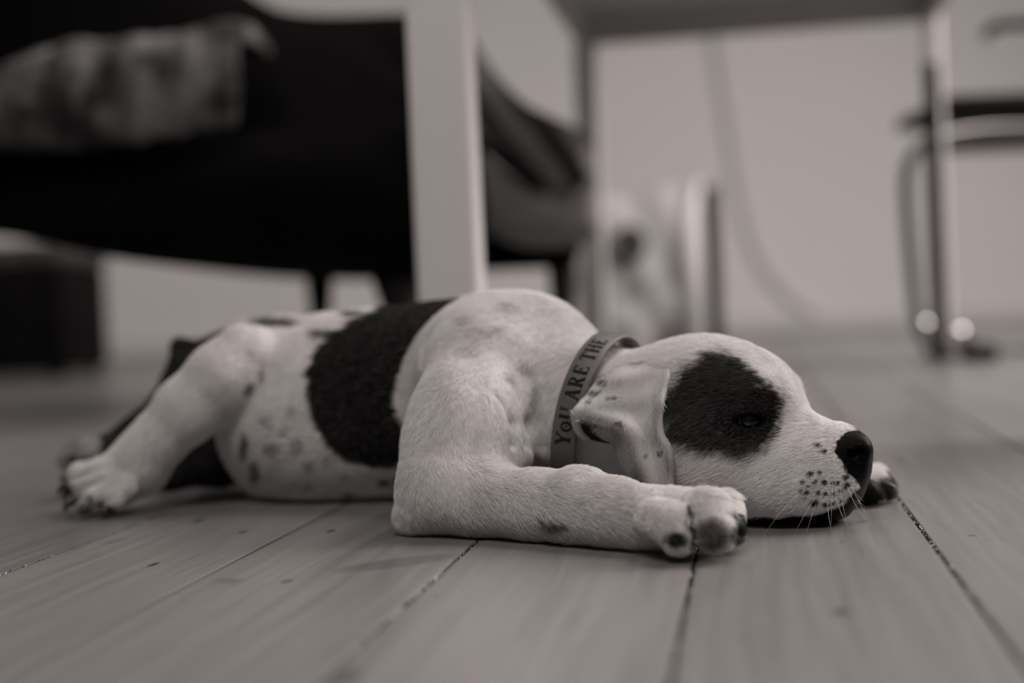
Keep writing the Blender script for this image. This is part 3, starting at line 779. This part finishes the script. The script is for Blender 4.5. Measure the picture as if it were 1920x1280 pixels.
def coat(P, N, part='body'):
    px, py, d = proj(P); px = px+wob(P, 260, 3)*2.2+wob(P, 900, 4)*1.2; py = py+wob(P, 260, 5)*2.2+wob(P, 900, 6)*1.2
    fac = -(N @ _f)                          # >0 on the side that faces the photographer
    near = sstep(fac, -.35, -.05)
    c = np.zeros(len(P)); bare = np.zeros(len(P))
    def spots(lst, c, gate=1):
        for x, y, a, b, s in lst:
            r = np.hypot((px-x)/a, (py-y)/b); v = (1-sstep(r, .45, 1.25))*abs(s)*gate
            c = np.maximum(c, v) if s > 0 else c*(1-v)
        return c
    if part == 'ear':
        c = spots(EARS, c)*(.75+.25*np.clip(wob(P, 1500, 8), -1, 1)); c = np.maximum(c, .26+.10*wob(P, 130, 9))
        return np.clip(c, 0, 1), bare
    if part == 'pouch':
        return np.full(len(P), .22), bare
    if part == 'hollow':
        return np.full(len(P), .75), bare  # dark skin plus the shade inside the ear pouch, held in the colour
    head = (d < 1.05) & (px > 1190) & (py > 600)
    # coat markings
    e = inpoly(px, py, EYE); wd_ = 8+10*sstep(py, 790, 850); v = sstep(e+wob(P, 1400, 11)*5, -wd_, wd_)
    rr = np.hypot((px-1412)/75, (py-778)/45)
    v = v*np.clip(.90+.1*(1-sstep(rr, .7, 1.4)), 0, 1); c = np.maximum(c, v*head*near)
    # the dark saddle runs over the back to the other flank
    b = inpoly(px, py, BODY); sd = sstep(b, -5, 5)*(d > 1.085)
    over = (1-near)*sstep(px, 640, 660)*(1-sstep(px, 860, 880))*(d > 1.15)
    c = np.maximum(c, np.maximum(sd*near, over))
    dep = ((px < 420)*(d > 1.2)) | ((px >= 420))
    for grp in (SPOTS,):
        c = spots([s for s in grp if s[0] > 1190], c, near*((d < .9)*(py > 900)*(px < 1420)+(px > 1595)*(d > .965)*(py > 860)))
        c = spots([s for s in grp if 700 <= s[0] <= 770], c, near*(d > 1.06)); c = spots([s for s in grp if 770 < s[0] <= 1190], c, near)
        c = spots([(s[0], s[1], s[2]*1.1, s[3]*1.1, s[4]*.75) for s in grp if 420 <= s[0] < 700], c, near)
        c = spots([s for s in grp if s[0] < 420 and s[1] < 800], c, (d > 1.25)*1.)
        c = spots([s for s in grp if s[0] < 420 and s[1] >= 840 and s[1] < 865], c, (d > 1.2)*1.)
        c = spots([s for s in grp if s[0] < 420 and s[1] >= 865], c, (d < 1.2)*1.)
    c = np.maximum(c, .95*(d > 1.2)*(px < 470)*(px > 190)*((py > 765) | (px < 430)))  # far hind leg: dark fur, with the deep shade there coloured in
    c = np.maximum(c, .35*(d > 1.2)*(px <= 190)*(py > 765))
    c = c*(1-.4*(1-sstep(np.hypot((px-1432-(py-725)*.9)/16, (py-725)/5), .5, 1.2))*head)
    hh = head*(d < .985)*(px > 1380)
    for x, y, r in DOTS: c = np.maximum(c, (1-sstep(np.hypot(px-x, py-y), r*.55, r*1.5))*.88*hh*near)
    n = sstep(inpoly(px, py, NOSE), -3, 3)*head*(px > 1555)*(d < 1.0)
    l = sstep(inpoly(px, py, LIP), -3, 3)*head*(d < 1.0)*(P[:, 1] < 1.0)
    ey = (1-sstep(np.hypot((px-1405)/40, (py-787)/20), .8, 1.1))*head
    c = np.maximum(c, np.maximum(n*1., np.maximum(l*.96, ey))); bare = np.maximum(n, np.maximum(l, ey))
    c = np.clip(c+.05*wob(P, 110, 21)*(c < .4)+.03, 0, 1)
    return c, bare

def normals(V, Fq):
    Fq = np.asarray(Fq); n = np.cross(V[Fq[:, 2]]-V[Fq[:, 0]], V[Fq[:, -1]]-V[Fq[:, 1]]); N = np.zeros_like(V)
    for k in range(Fq.shape[1]):
        for ax in range(3): N[:, ax] += np.bincount(Fq[:, k], n[:, ax], len(V))
    return N/(np.linalg.norm(N, axis=1, keepdims=True)+1e-12)
DN = normals(DV, DF)
cB, bB = coat(DV, DN)
eN = normals(eV, eF)
if (eN[len(eV)//4] @ _f) > 0: eF = eF[:, ::-1]; eN = -eN
cE, bE = coat(eV, eN, 'ear')
cE[len(eV)//2:] = .45                      # thin-haired inner side of the flap
parts_ = [(DV, [tuple(f) for f in DF], cB, bB), (eV, [tuple(f) for f in eF], cE, bE),
          (pV, pF, *coat(pV, pV*0, 'pouch')), (rV, rF, *coat(rV, rV*0, 'pouch')), (cV, cF, *coat(cV, cV*0, 'pouch')), (hV, hF, *coat(hV, hV*0, 'hollow'))]
# the other ear: the flap mirrored to the far side of the head
mV = eV-2*((eV-HEAD_PLANE[0]) @ HEAD_PLANE[1])[:, None]*HEAD_PLANE[1]; mV[:, 2] = np.maximum(mV[:, 2], .001)
parts_.append((mV, [tuple(f[::-1]) for f in eF], cE, bE))
AV = np.concatenate([p[0] for p in parts_]); AF = []; o_ = 0
for p in parts_:
    AF += [tuple(int(i)+o_ for i in f) for f in p[1]]; o_ += len(p[0])
AC = np.concatenate([p[2] for p in parts_]); AB = np.concatenate([p[3] for p in parts_])

def coat_tone(m, fac):
    """white hair .. black hair"""
    return m.ramp(fac, [(0, .70), (.25, .46), (.5, .20), (.8, .03), (1, .004)])
def skin_material():
    m = NT('short_coat'); tc = m.n('ShaderNodeTexCoord').outputs['Object']
    a = m.n('ShaderNodeAttribute', attribute_name='coat').outputs['Fac']; b = m.n('ShaderNodeAttribute', attribute_name='bare').outputs['Fac']
    f = m.math('ADD', a, m.math('MULTIPLY', m.math('SUBTRACT', m.noise(tc, 900, 2), .5), .10), True)
    m.l(coat_tone(m, f), m.b.inputs['Base Color'])
    m.l(m.math('SUBTRACT', .85, m.math('MULTIPLY', b, .52)), m.b.inputs['Roughness'])
    m.l(m.math('SUBTRACT', .05, m.math('MULTIPLY', b, .02)), m.b.inputs['Specular IOR Level'])
    bp = m.n('ShaderNodeBump'); bp.inputs['Strength'].default_value = .5; bp.inputs['Distance'].default_value = .0006
    vo = m.n('ShaderNodeTexVoronoi'); vo.inputs['Scale'].default_value = 1100; m.l(tc, vo.inputs['Vector'])
    m.l(m.math('ADD', m.noise(tc, 1200, 2), m.math('MULTIPLY', vo.outputs['Distance'], m.math('MULTIPLY', b, .5))), bp.inputs['Height']); m.l(bp.outputs[0], m.b.inputs['Normal'])
    return m.m
body = mesh_obj('dog', AV, AF, skin_material())
for nm, arr in (('coat', AC), ('bare', AB)):
    at = body.data.attributes.new(nm, 'FLOAT', 'POINT'); at.data.foreach_set('value', arr.astype(np.float32))
tag(body, 'white short-haired puppy with black eye patch and saddle lying flat on the floor', 'dog')

EYE_D = .9373
# ---- eye
def eye():
    r = .0098; c = W(1405, 789, EYE_D)
    m = NT('eye_surface'); m.b.inputs['Roughness'].default_value = .05; m.b.inputs['Coat Weight'].default_value = 0; m.b.inputs['Coat Roughness'].default_value = .02; m.b.inputs['Specular IOR Level'].default_value = .55
    tc = m.n('ShaderNodeTexCoord').outputs['Object']
    sp = m.n('ShaderNodeSeparateXYZ'); m.l(tc, sp.inputs[0])
    rr = m.math('SQRT', m.math('ADD', m.math('MULTIPLY', sp.outputs[0], sp.outputs[0]), m.math('MULTIPLY', sp.outputs[2], sp.outputs[2])))
    m.l(m.ramp(m.math('MULTIPLY', rr, 100), [(0, .001), (.34, .001), (.38, .008), (.72, .006), (.78, .002), (.86, .004), (.92, .14)]), m.b.inputs['Base Color'])
    bm = bmesh.new(); bmesh.ops.create_uvsphere(bm, u_segments=48, v_segments=32, radius=r)
    o = bm_obj('eye', bm, m.m, body); o.location = c
    g = -_f*.93+_R*.30+_U*.10; o.rotation_euler = Vector(g).to_track_quat('-Y', 'Z').to_euler()
    tag(o, 'dark glossy eye')
    o2 = o.copy(); link(o2, body); q_ = np.array(c); q_ = q_-2*((q_-HEAD_PLANE[0]) @ HEAD_PLANE[1])*HEAD_PLANE[1]; o2.location = q_
    g2 = g-2*(g @ HEAD_PLANE[1])*HEAD_PLANE[1]; o2.rotation_euler = Vector(g2).to_track_quat('-Y', 'Z').to_euler()
print('EYE surf', [round(hit(x, y)[0], 4) for x, y in ((1405, 765), (1405, 787), (1405, 810), (1365, 787), (1445, 787))], 'nose', [round(hit(x, y)[0], 4) for x, y in ((1612, 848), (1603, 862), (1590, 842), (1620, 880), (1630, 860), (1600, 930))], 'ear', round(d0, 4), 'paw', hit(1292, 955)[0], hit(1335, 960)[0])
eye()
# ---- claws
claw_m = grey_mat('dark_horn', .012, .03, 200, .35)
def claw(pts):
    bm = bmesh.new(); p = catmull(pts, 5); tube(bm, [W(*q[:3]) for q in p], [max(q[3], .3)*q[2]/FPX for q in p], 10); bm_obj('claw', bm, claw_m, body)
claw([(1652, 885, 1.032, 7), (1668, 890, 1.024, 5), (1678, 898, 1.02, 1)])
claw([(1655, 905, 1.0, 6), (1670, 910, .995, 4.5), (1679, 917, .993, 1)])
claw([(1371, 960, .840, 5), (1379, 966, .834, 4), (1383, 975, .831, 1)])
claw([(1386, 962, .868, 5), (1396, 968, .862, 4), (1399, 978, .86, 1)])
claw([(1292, 950, .808, 4), (1297, 958, .803, 3.2), (1298, 968, .801, 1)])
for q in ([(126, 905, 1.145, 7), (114, 915, 1.14, 5), (108, 930, 1.14, 1)], [(132, 935, 1.112, 8), (124, 948, 1.105, 6), (122, 960, 1.105, 1)], [(160, 948, 1.10, 8), (154, 958, 1.095, 6), (153, 966, 1.095, 1)], [(198, 950, 1.098, 7), (193, 959, 1.093, 5), (192, 965, 1.093, 1)]): claw(q)

# ---- collar with its lettering
def collar():
    # frame of the ring
    C0 = W(1128, 792, 1.018)
    h_ = math.radians(27); tl = math.radians(11)
    a = np.array([math.cos(h_)*math.cos(tl), -math.sin(h_), -math.sin(tl)*math.cos(h_)])     # picture-plane right, towards camera, down
    Ax = a[0]*_R+a[1]*_f+a[2]*_U; Ax /= np.linalg.norm(Ax)
    up = _U-Ax*(_U @ Ax); up /= np.linalg.norm(up); sd = np.cross(Ax, up)
    if sd @ _f > 0: sd = -sd                    # towards the camera
    ru, rs, wd, th = .0634, .0605, .0190, .0016
    def pt(phi, s, t=0):
        """phi 0 = top, + = near side; s across the band 0..1; t outwards"""
        fl_ = 1+.00*s
        return C0+Ax*((s-.5)*wd)+up*math.cos(phi)*(ru+t)*fl_+sd*math.sin(phi)*(rs+t)*fl_
    n = 120; bm = bmesh.new(); rings = []
    prof = [(0, 0), (.02, th*.8), (.07, th), (.93, th), (.98, th*.8), (1, 0), (.98, -th*.2), (.02, -th*.2)]
    for k in range(n):
        ph = 2*math.pi*k/n; rings.append([bm.verts.new(pt(ph, s, t)) for s, t in prof])
    for k in range(n):
        A, B_ = rings[k], rings[(k+1) % n]
        for j in range(len(prof)): bm.faces.new((A[j], A[(j+1) % len(prof)], B_[(j+1) % len(prof)], B_[j]))
    zmin = min(v.co.z for v in bm.verts)
    for v in bm.verts: v.co.z = max(v.co.z, .0015)
    band = bm_obj('collar', bm, grey_mat('grey_collar_leather', .085, .105, 300, .5, bump=.2, bscale=900), body)
    tag(band, 'grey leather collar with dark lettering')
    # letters: serif strokes in a unit cell (x across the word, y up), each a list of quads
    def st(x0, y0, x1, y1, w_): # stroke with square ends
        dx, dy = x1-x0, y1-y0; L = math.hypot(dx, dy); nx, ny = -dy/L*w_/2, dx/L*w_/2
        return [(x0+nx, y0+ny), (x0-nx, y0-ny), (x1-nx, y1-ny), (x1+nx, y1+ny)]
    T, t = .25, .12
    def bar(x, y, w_=.34): return st(x-w_/2, y, x+w_/2, y, .09)
    def ring(cx, cy, a, b, th1, th2, a0=0, a1=360, n_=22):
        out = []
        for k in range(n_):
            p, q = [math.radians(a0+(a1-a0)*(k+m_)/n_) for m_ in (0, 1)]
            out.append([(cx+(a+th1/2)*math.cos(p), cy+(b+th2/2)*math.sin(p)), (cx+(a+th1/2)*math.cos(q), cy+(b+th2/2)*math.sin(q)), (cx+(a-th1/2)*math.cos(q), cy+(b-th2/2)*math.sin(q)), (cx+(a-th1/2)*math.cos(p), cy+(b-th2/2)*math.sin(p))])
        return out
    G = {
     'Y': ([st(.12, .97, .45, .5, T), st(.82, .97, .5, .5, t), st(.47, .55, .47, 0, T), bar(.14, .955), bar(.84, .955, .28), bar(.47, .045, .4)], .95),
     'o': (ring(.4, .40, .29, .33, T*.85, t)+[st(.33, .40, .47, .40, .16)], .82),
     'U': ([st(.2, .97, .2, .35, T), st(.75, .97, .75, .35, t), bar(.2, .955), bar(.77, .955, .3)]+ring(.475, .36, .275, .29, .15, .13, 180, 360, 12), .98),
     'A': ([st(.44, .98, .16, 0, t), st(.44, .98, .76, 0, T), st(.24, .33, .66, .33, .08), bar(.15, .045, .3), bar(.77, .045, .34)], .96),
     'R': ([st(.22, 1, .22, 0, T), st(.42, .5, .78, .02, T), bar(.22, .045, .38), bar(.14, .955, .2), bar(.84, .045, .2), st(.2, .955, .46, .955, .09), st(.2, .5, .46, .5, .09)]+ring(.44, .73, .2, .225, T*.9, .09, -90, 90, 12), .98),
     'E': ([st(.22, 1, .22, 0, T), st(.1, .955, .72, .955, .09), st(.1, .045, .74, .045, .09), st(.2, .52, .55, .52, .09), st(.71, 1, .71, .76, .09), st(.735, 0, .735, .26, .09), st(.55, .64, .55, .4, .07)], .86),
     'T': ([st(.43, 1, .43, 0, T), st(.04, .955, .82, .955, .09), st(.07, 1, .07, .74, .09), st(.79, 1, .79, .74, .09), bar(.43, .045, .4)], .9),
     'H': ([st(.2, 1, .2, 0, T), st(.76, 1, .76, 0, T), bar(.2, .955), bar(.2, .045), bar(.76, .955), bar(.76, .045), st(.2, .52, .76, .52, .09)], 1.0),
     'B': ([st(.22, 1, .22, 0, T), st(.1, .955, .5, .955, .09), st(.1, .045, .5, .045, .09), st(.2, .52, .5, .52, .09)]+ring(.46, .74, .19, .215, T*.9, .09, -90, 90, 12)+ring(.46, .28, .23, .235, T*.9, .09, -90, 90, 12), .88),
     'S': (ring(.38, .72, .22, .23, .13, .09, 20, 270, 16)+ring(.38, .28, .24, .235, .13, .09, -160, 90, 16), .76),
    }
    txt = 'YoU ARE THE'; H = .0112; lw = .0089
    mat = grey_mat('dark_lettering', .012, .022, 50, .7)
    # the Y starts low on the near side and the line climbs over the neck
    ph0 = math.radians(PH0); arc = 0; word = ''
    bm = bmesh.new()
    def emit(bm, quad, x0):
        # height of a letter runs across the band (top of the letters towards the body)
        P_ = []
        sub = []
        for (x, y) in quad:
            ph = ph0-(x0+x*lw)/.062; s = .5+(.5-y)*H/wd
            P_.append((ph, s))
        vs = [bm.verts.new(pt(p, s, th+.00025)) for p, s in P_]
        bm.faces.new(vs)
    words = []
    for ch in txt:
        if ch == ' ':
            words.append(bm); bm = bmesh.new(); arc += lw*.42; continue
        qs, adv = G[ch]
        for qd in qs: emit(bm, qd, arc)
        arc += lw*(adv+.06)
    words.append(bm)
    for b_ in words:
        bmesh.ops.solidify(b_, geom=list(b_.faces), thickness=-.0001) if False else None
        o = bm_obj('lettering', b_, mat, band, False)
    return band
PH0 = 101
collar()
# ---- short hair all over the coat
def fur():
    FL = [(1600, 800, .93, -1, -.1), (1560, 870, .9, -1, .25), (1500, 930, .88, -1, .45), (1400, 900, .88, -1, .35), (1330, 900, .9, -.9, .5), (1440, 790, .9, -1, .5), (1360, 800, .9, -.8, .55), (1300, 740, .9, -.6, .7), (1450, 700, .93, -1, -.3),
          (1400, 660, .95, -1, -.1), (1300, 630, 1.0, -1, .05), (1230, 650, 1.0, -1, .3), (1120, 700, .98, -.7, .7), (1120, 820, .96, -.6, .8), (1010, 620, 1.05, -.8, .4), (950, 700, 1.0, -.4, .9), (880, 780, .98, -.2, 1), (990, 780, 1.0, -.3, .9),
          (790, 900, .96, -.2, 1), (850, 950, .94, .4, .9), (950, 930, .92, .8, .6), (1060, 940, .9, .9, .45), (1150, 960, .87, 1, .3), (1260, 960, .84, 1, .3), (1340, 950, .84, 1, .5), (1640, 900, 1.0, 1, .4),
          (800, 620, 1.12, -1, .3), (680, 750, 1.12, -1, .3), (560, 800, 1.12, -.9, .4), (560, 620, 1.2, -1, .4), (460, 640, 1.15, -.8, .7), (400, 740, 1.12, -.7, .8), (300, 830, 1.12, -.8, .8), (200, 900, 1.12, -.9, .5), (400, 660, 1.35, -.8, .7), (180, 850, 1.27, -.8, .6)]
    fp = np.array([W(*q[:3]) for q in FL]); fd = np.array([q[3]*_R-q[4]*_U for q in FL]); fd /= np.linalg.norm(fd, axis=1, keepdims=True)
    FLE = [(1200, 700, 0, 1), (1110, 750, -.7, .6), (1090, 780, -.8, .4), (1160, 790, .1, 1), (1230, 780, .1, 1), (1180, 860, .5, 1), (1240, 900, .25, 1)]
    ep = np.array([(q[0], q[1]) for q in FLE], float); ed_ = np.array([q[2]*_R-q[3]*_U for q in FLE])
    roots, nrm, cc, ln, dr = [], [], [], [], []
    def scatter(V, Fq, N, C, Bb, count, ear):
        a, b, c, d = (V[Fq[:, i]] for i in range(4))
        ar = .5*np.linalg.norm(np.cross(c-a, d-b), axis=1)
        cen = (a+b+c+d)/4; px, py, dd = proj(cen); n = N[Fq].mean(1); facing = -((cen-_C)/np.linalg.norm(cen-_C, axis=1)[:, None]*n).sum(1)
        wt = ar*np.where(facing > -.25, 1., .12)*np.where(dd < 1.06, 1., .35)*(cen[:, 2] > .002)
        wt *= (1-Bb[Fq].mean(1))
        # nothing grows under the collar or the eye rim
        idx = rng.choice(len(Fq), count, p=wt/wt.sum()); u, v = rng.random(count)[:, None], rng.random(count)[:, None]
        P = (a[idx]*(1-u)+b[idx]*u)*(1-v)+(d[idx]*(1-u)+c[idx]*u)*v
        nn = N[Fq[idx]].mean(1); nn /= np.linalg.norm(nn, axis=1, keepdims=True)+1e-9
        C_ = C[Fq[idx]].mean(1)
        px, py, dd = proj(P)
        if ear:
            D2 = ((px[:, None]-ep[:, 0])**2+(py[:, None]-ep[:, 1])**2+60)**-1.5; dv = (D2 @ ed_)/D2.sum(1)[:, None]; L = np.full(count, .0040); Q2 = np.stack([px/2.2, py/11, px*0], 1); C_ = np.clip(C_+.13*wob(Q2, 1., 77)+.08*wob(Q2, 2.3, 78), 0, 1)
            L[:] = .0062
        else:
            dv = np.zeros_like(P)
            for s in range(0, count, 40000):
                D2 = ((P[s:s+40000, None, :]-fp[None])**2).sum(2)+1e-5; w_ = D2**-2; dv[s:s+40000] = (w_ @ fd)/w_.sum(1)[:, None]
            L = np.full(count, .0055)
            mz = (dd < 1.0)*(px > 1380); L = np.where(mz, .0042, L); L = np.where((dd < 1.0)*(px > 1545), .0028, L)
            L = np.where((dd < 1.0)*(px > 1490)*(py > 865), .0023, L); L = np.where(dd > 1.07, .0042, L)
            pw = (dd < .9)*(px > 1180)*(py > 900); L = np.where(pw, .0030, L)
            L = np.where((dd < 1.0)*(px > 1240)*(px < 1420)*(py < 930), .0062, L)
            er = np.hypot((px-1405)/46, (py-787)/26); L = np.where((er < 1.3)*(dd < .97), .0022, L)
        dv = dv-nn*(dv*nn).sum(1)[:, None]; dv /= np.linalg.norm(dv, axis=1, keepdims=True)+1e-9
        roots.append(P); nrm.append(nn); cc.append(C_); ln.append(L); dr.append(dv)
    scatter(DV, DF, DN, cB, bB, int(300000*FUR), False)
    half = len(eV)//2; ef = eF[(eF < half).all(1)]
    scatter(eV, ef, eN, cE, bE, int(9000*FUR), True)
    P, N, C_, L, D = map(np.concatenate, (roots, nrm, cc, ln, dr)); n = len(P)
    # clumps: neighbours share part of their swerve
    clump = np.stack([wob(P, 700, 31+i) for i in range(3)], 1)*.14*np.where(proj(P)[2] > 1.07, .35, 1.)[:, None]
    L = L*(.65+.6*rng.random(n)); D = D+rng.normal(size=(n, 3))*.13+clump; D -= N*((D*N).sum(1)[:, None]); D /= np.linalg.norm(D, axis=1, keepdims=True)
    # keep hairs away from the collar band
    pts = np.zeros((n, 4, 3)); lift = .30+.16*rng.random(n)[:, None]+wob(P, 500, 41)[:, None]*.06
    for k, t in enumerate((0, .33, .67, 1)):
        pts[:, k] = P+D*(L[:, None]*t)+N*(L[:, None]*lift*(t-.55*t*t)*1.1)-N*(.0002 if k == 0 else 0)
    pts[..., 2] = np.maximum(pts[..., 2], .0004)
    hc = bpy.data.hair_curves.new('fur'); hc.add_curves([4]*n)
    hc.attributes['position'].data.foreach_set('vector', pts.reshape(-1).astype(np.float32))
    rad = np.tile(np.array([.000085, .00008, .00006, .00002], np.float32), (n, 1))*(np.where(proj(P)[2] > 1.08, 1.8, 1.)[:, None])
    ra = hc.attributes.get('radius') or hc.attributes.new('radius', 'FLOAT', 'POINT'); ra.data.foreach_set('value', rad.reshape(-1).astype(np.float32))
    # a salt-and-pepper edge: single hairs are light or dark
    tone = np.clip(C_+rng.normal(size=n)*.07+.5*(C_ > .15)*(C_ < .85)*(rng.random(n)-.5), 0, 1)
    tone = np.where((C_ > .85) & (rng.random(n) < .30), .72+.1*rng.random(n), tone)
    ca = hc.attributes.new('tone', 'FLOAT', 'CURVE'); ca.data.foreach_set('value', tone.astype(np.float32))
    m = NT('hair'); a = m.n('ShaderNodeAttribute', attribute_name='tone').outputs['Fac']
    m.l(m.ramp(a, [(0, .86), (.25, .56), (.5, .26), (.8, .05), (1, .010)]), m.b.inputs['Base Color'])
    m.b.inputs['Roughness'].default_value = .6; m.b.inputs['Specular IOR Level'].default_value = .25
    hc.materials.append(m.m)
    o = bpy.data.objects.new('fur', hc); COL.objects.link(o); o.parent = body; o['kind'] = 'stuff'
if FUR > 0: fur()
# ---- whiskers
wm = grey_mat('pale_whisker', .6, .7, 5, .4)
bmw = []
def whisker(pts, r=.34):
    bm = bmesh.new(); p = catmull(pts, 6); n = len(p)
    tube(bm, [W(*q) for q in p], [r*(1-.8*i/(n-1))*.93/FPX for i in range(n)], 5); bm_obj('whisker', bm, wm, body)
for x, y, tx, ty, bend in ((1521, 891, 1440, 925, 6), (1508, 905, 1420, 960, 8), (1529, 908, 1450, 975, 8), (1501, 922, 1432, 1003, 6), (1533, 927, 1490, 1000, 4), (1549, 927, 1560, 1000, -8), (1561, 902, 1558, 985, -8), (1575, 910, 1590, 985, -10),
                           (1588, 911, 1625, 975, -8), (1590, 900, 1620, 940, -5), (1565, 925, 1592, 990, -8), (1530, 945, 1512, 1000, 3), (1602, 925, 1622, 950, -3), (1608, 935, 1625, 962, -3)):
    d0_ = hit(x, y)[0]; mx, my = (x+tx)/2, (y+ty)/2-bend
    whisker([(x, y, d0_), (mx, my, d0_-.012), (tx, ty, d0_-.016)])
whisker([(1263, 905, hit(1270, 905)[0]-.004), (1273, 893, hit(1275, 893)[0]-.009), (1292, 882, hit(1290, 885)[0]-.014)], .4)
whisker([(1263, 892, hit(1270, 895)[0]-.004), (1272, 884, hit(1275, 885)[0]-.009), (1290, 877, hit(1290, 880)[0]-.013)], .5)
for q in ([(1503, 722), (1512, 712), (1520, 700)], [(1506, 735), (1514, 728), (1519, 722)]):
    dq = .99; whisker([(q[0][0], q[0][1], dq), (q[1][0], q[1][1], dq), (q[2][0], q[2][1], dq)], .5)
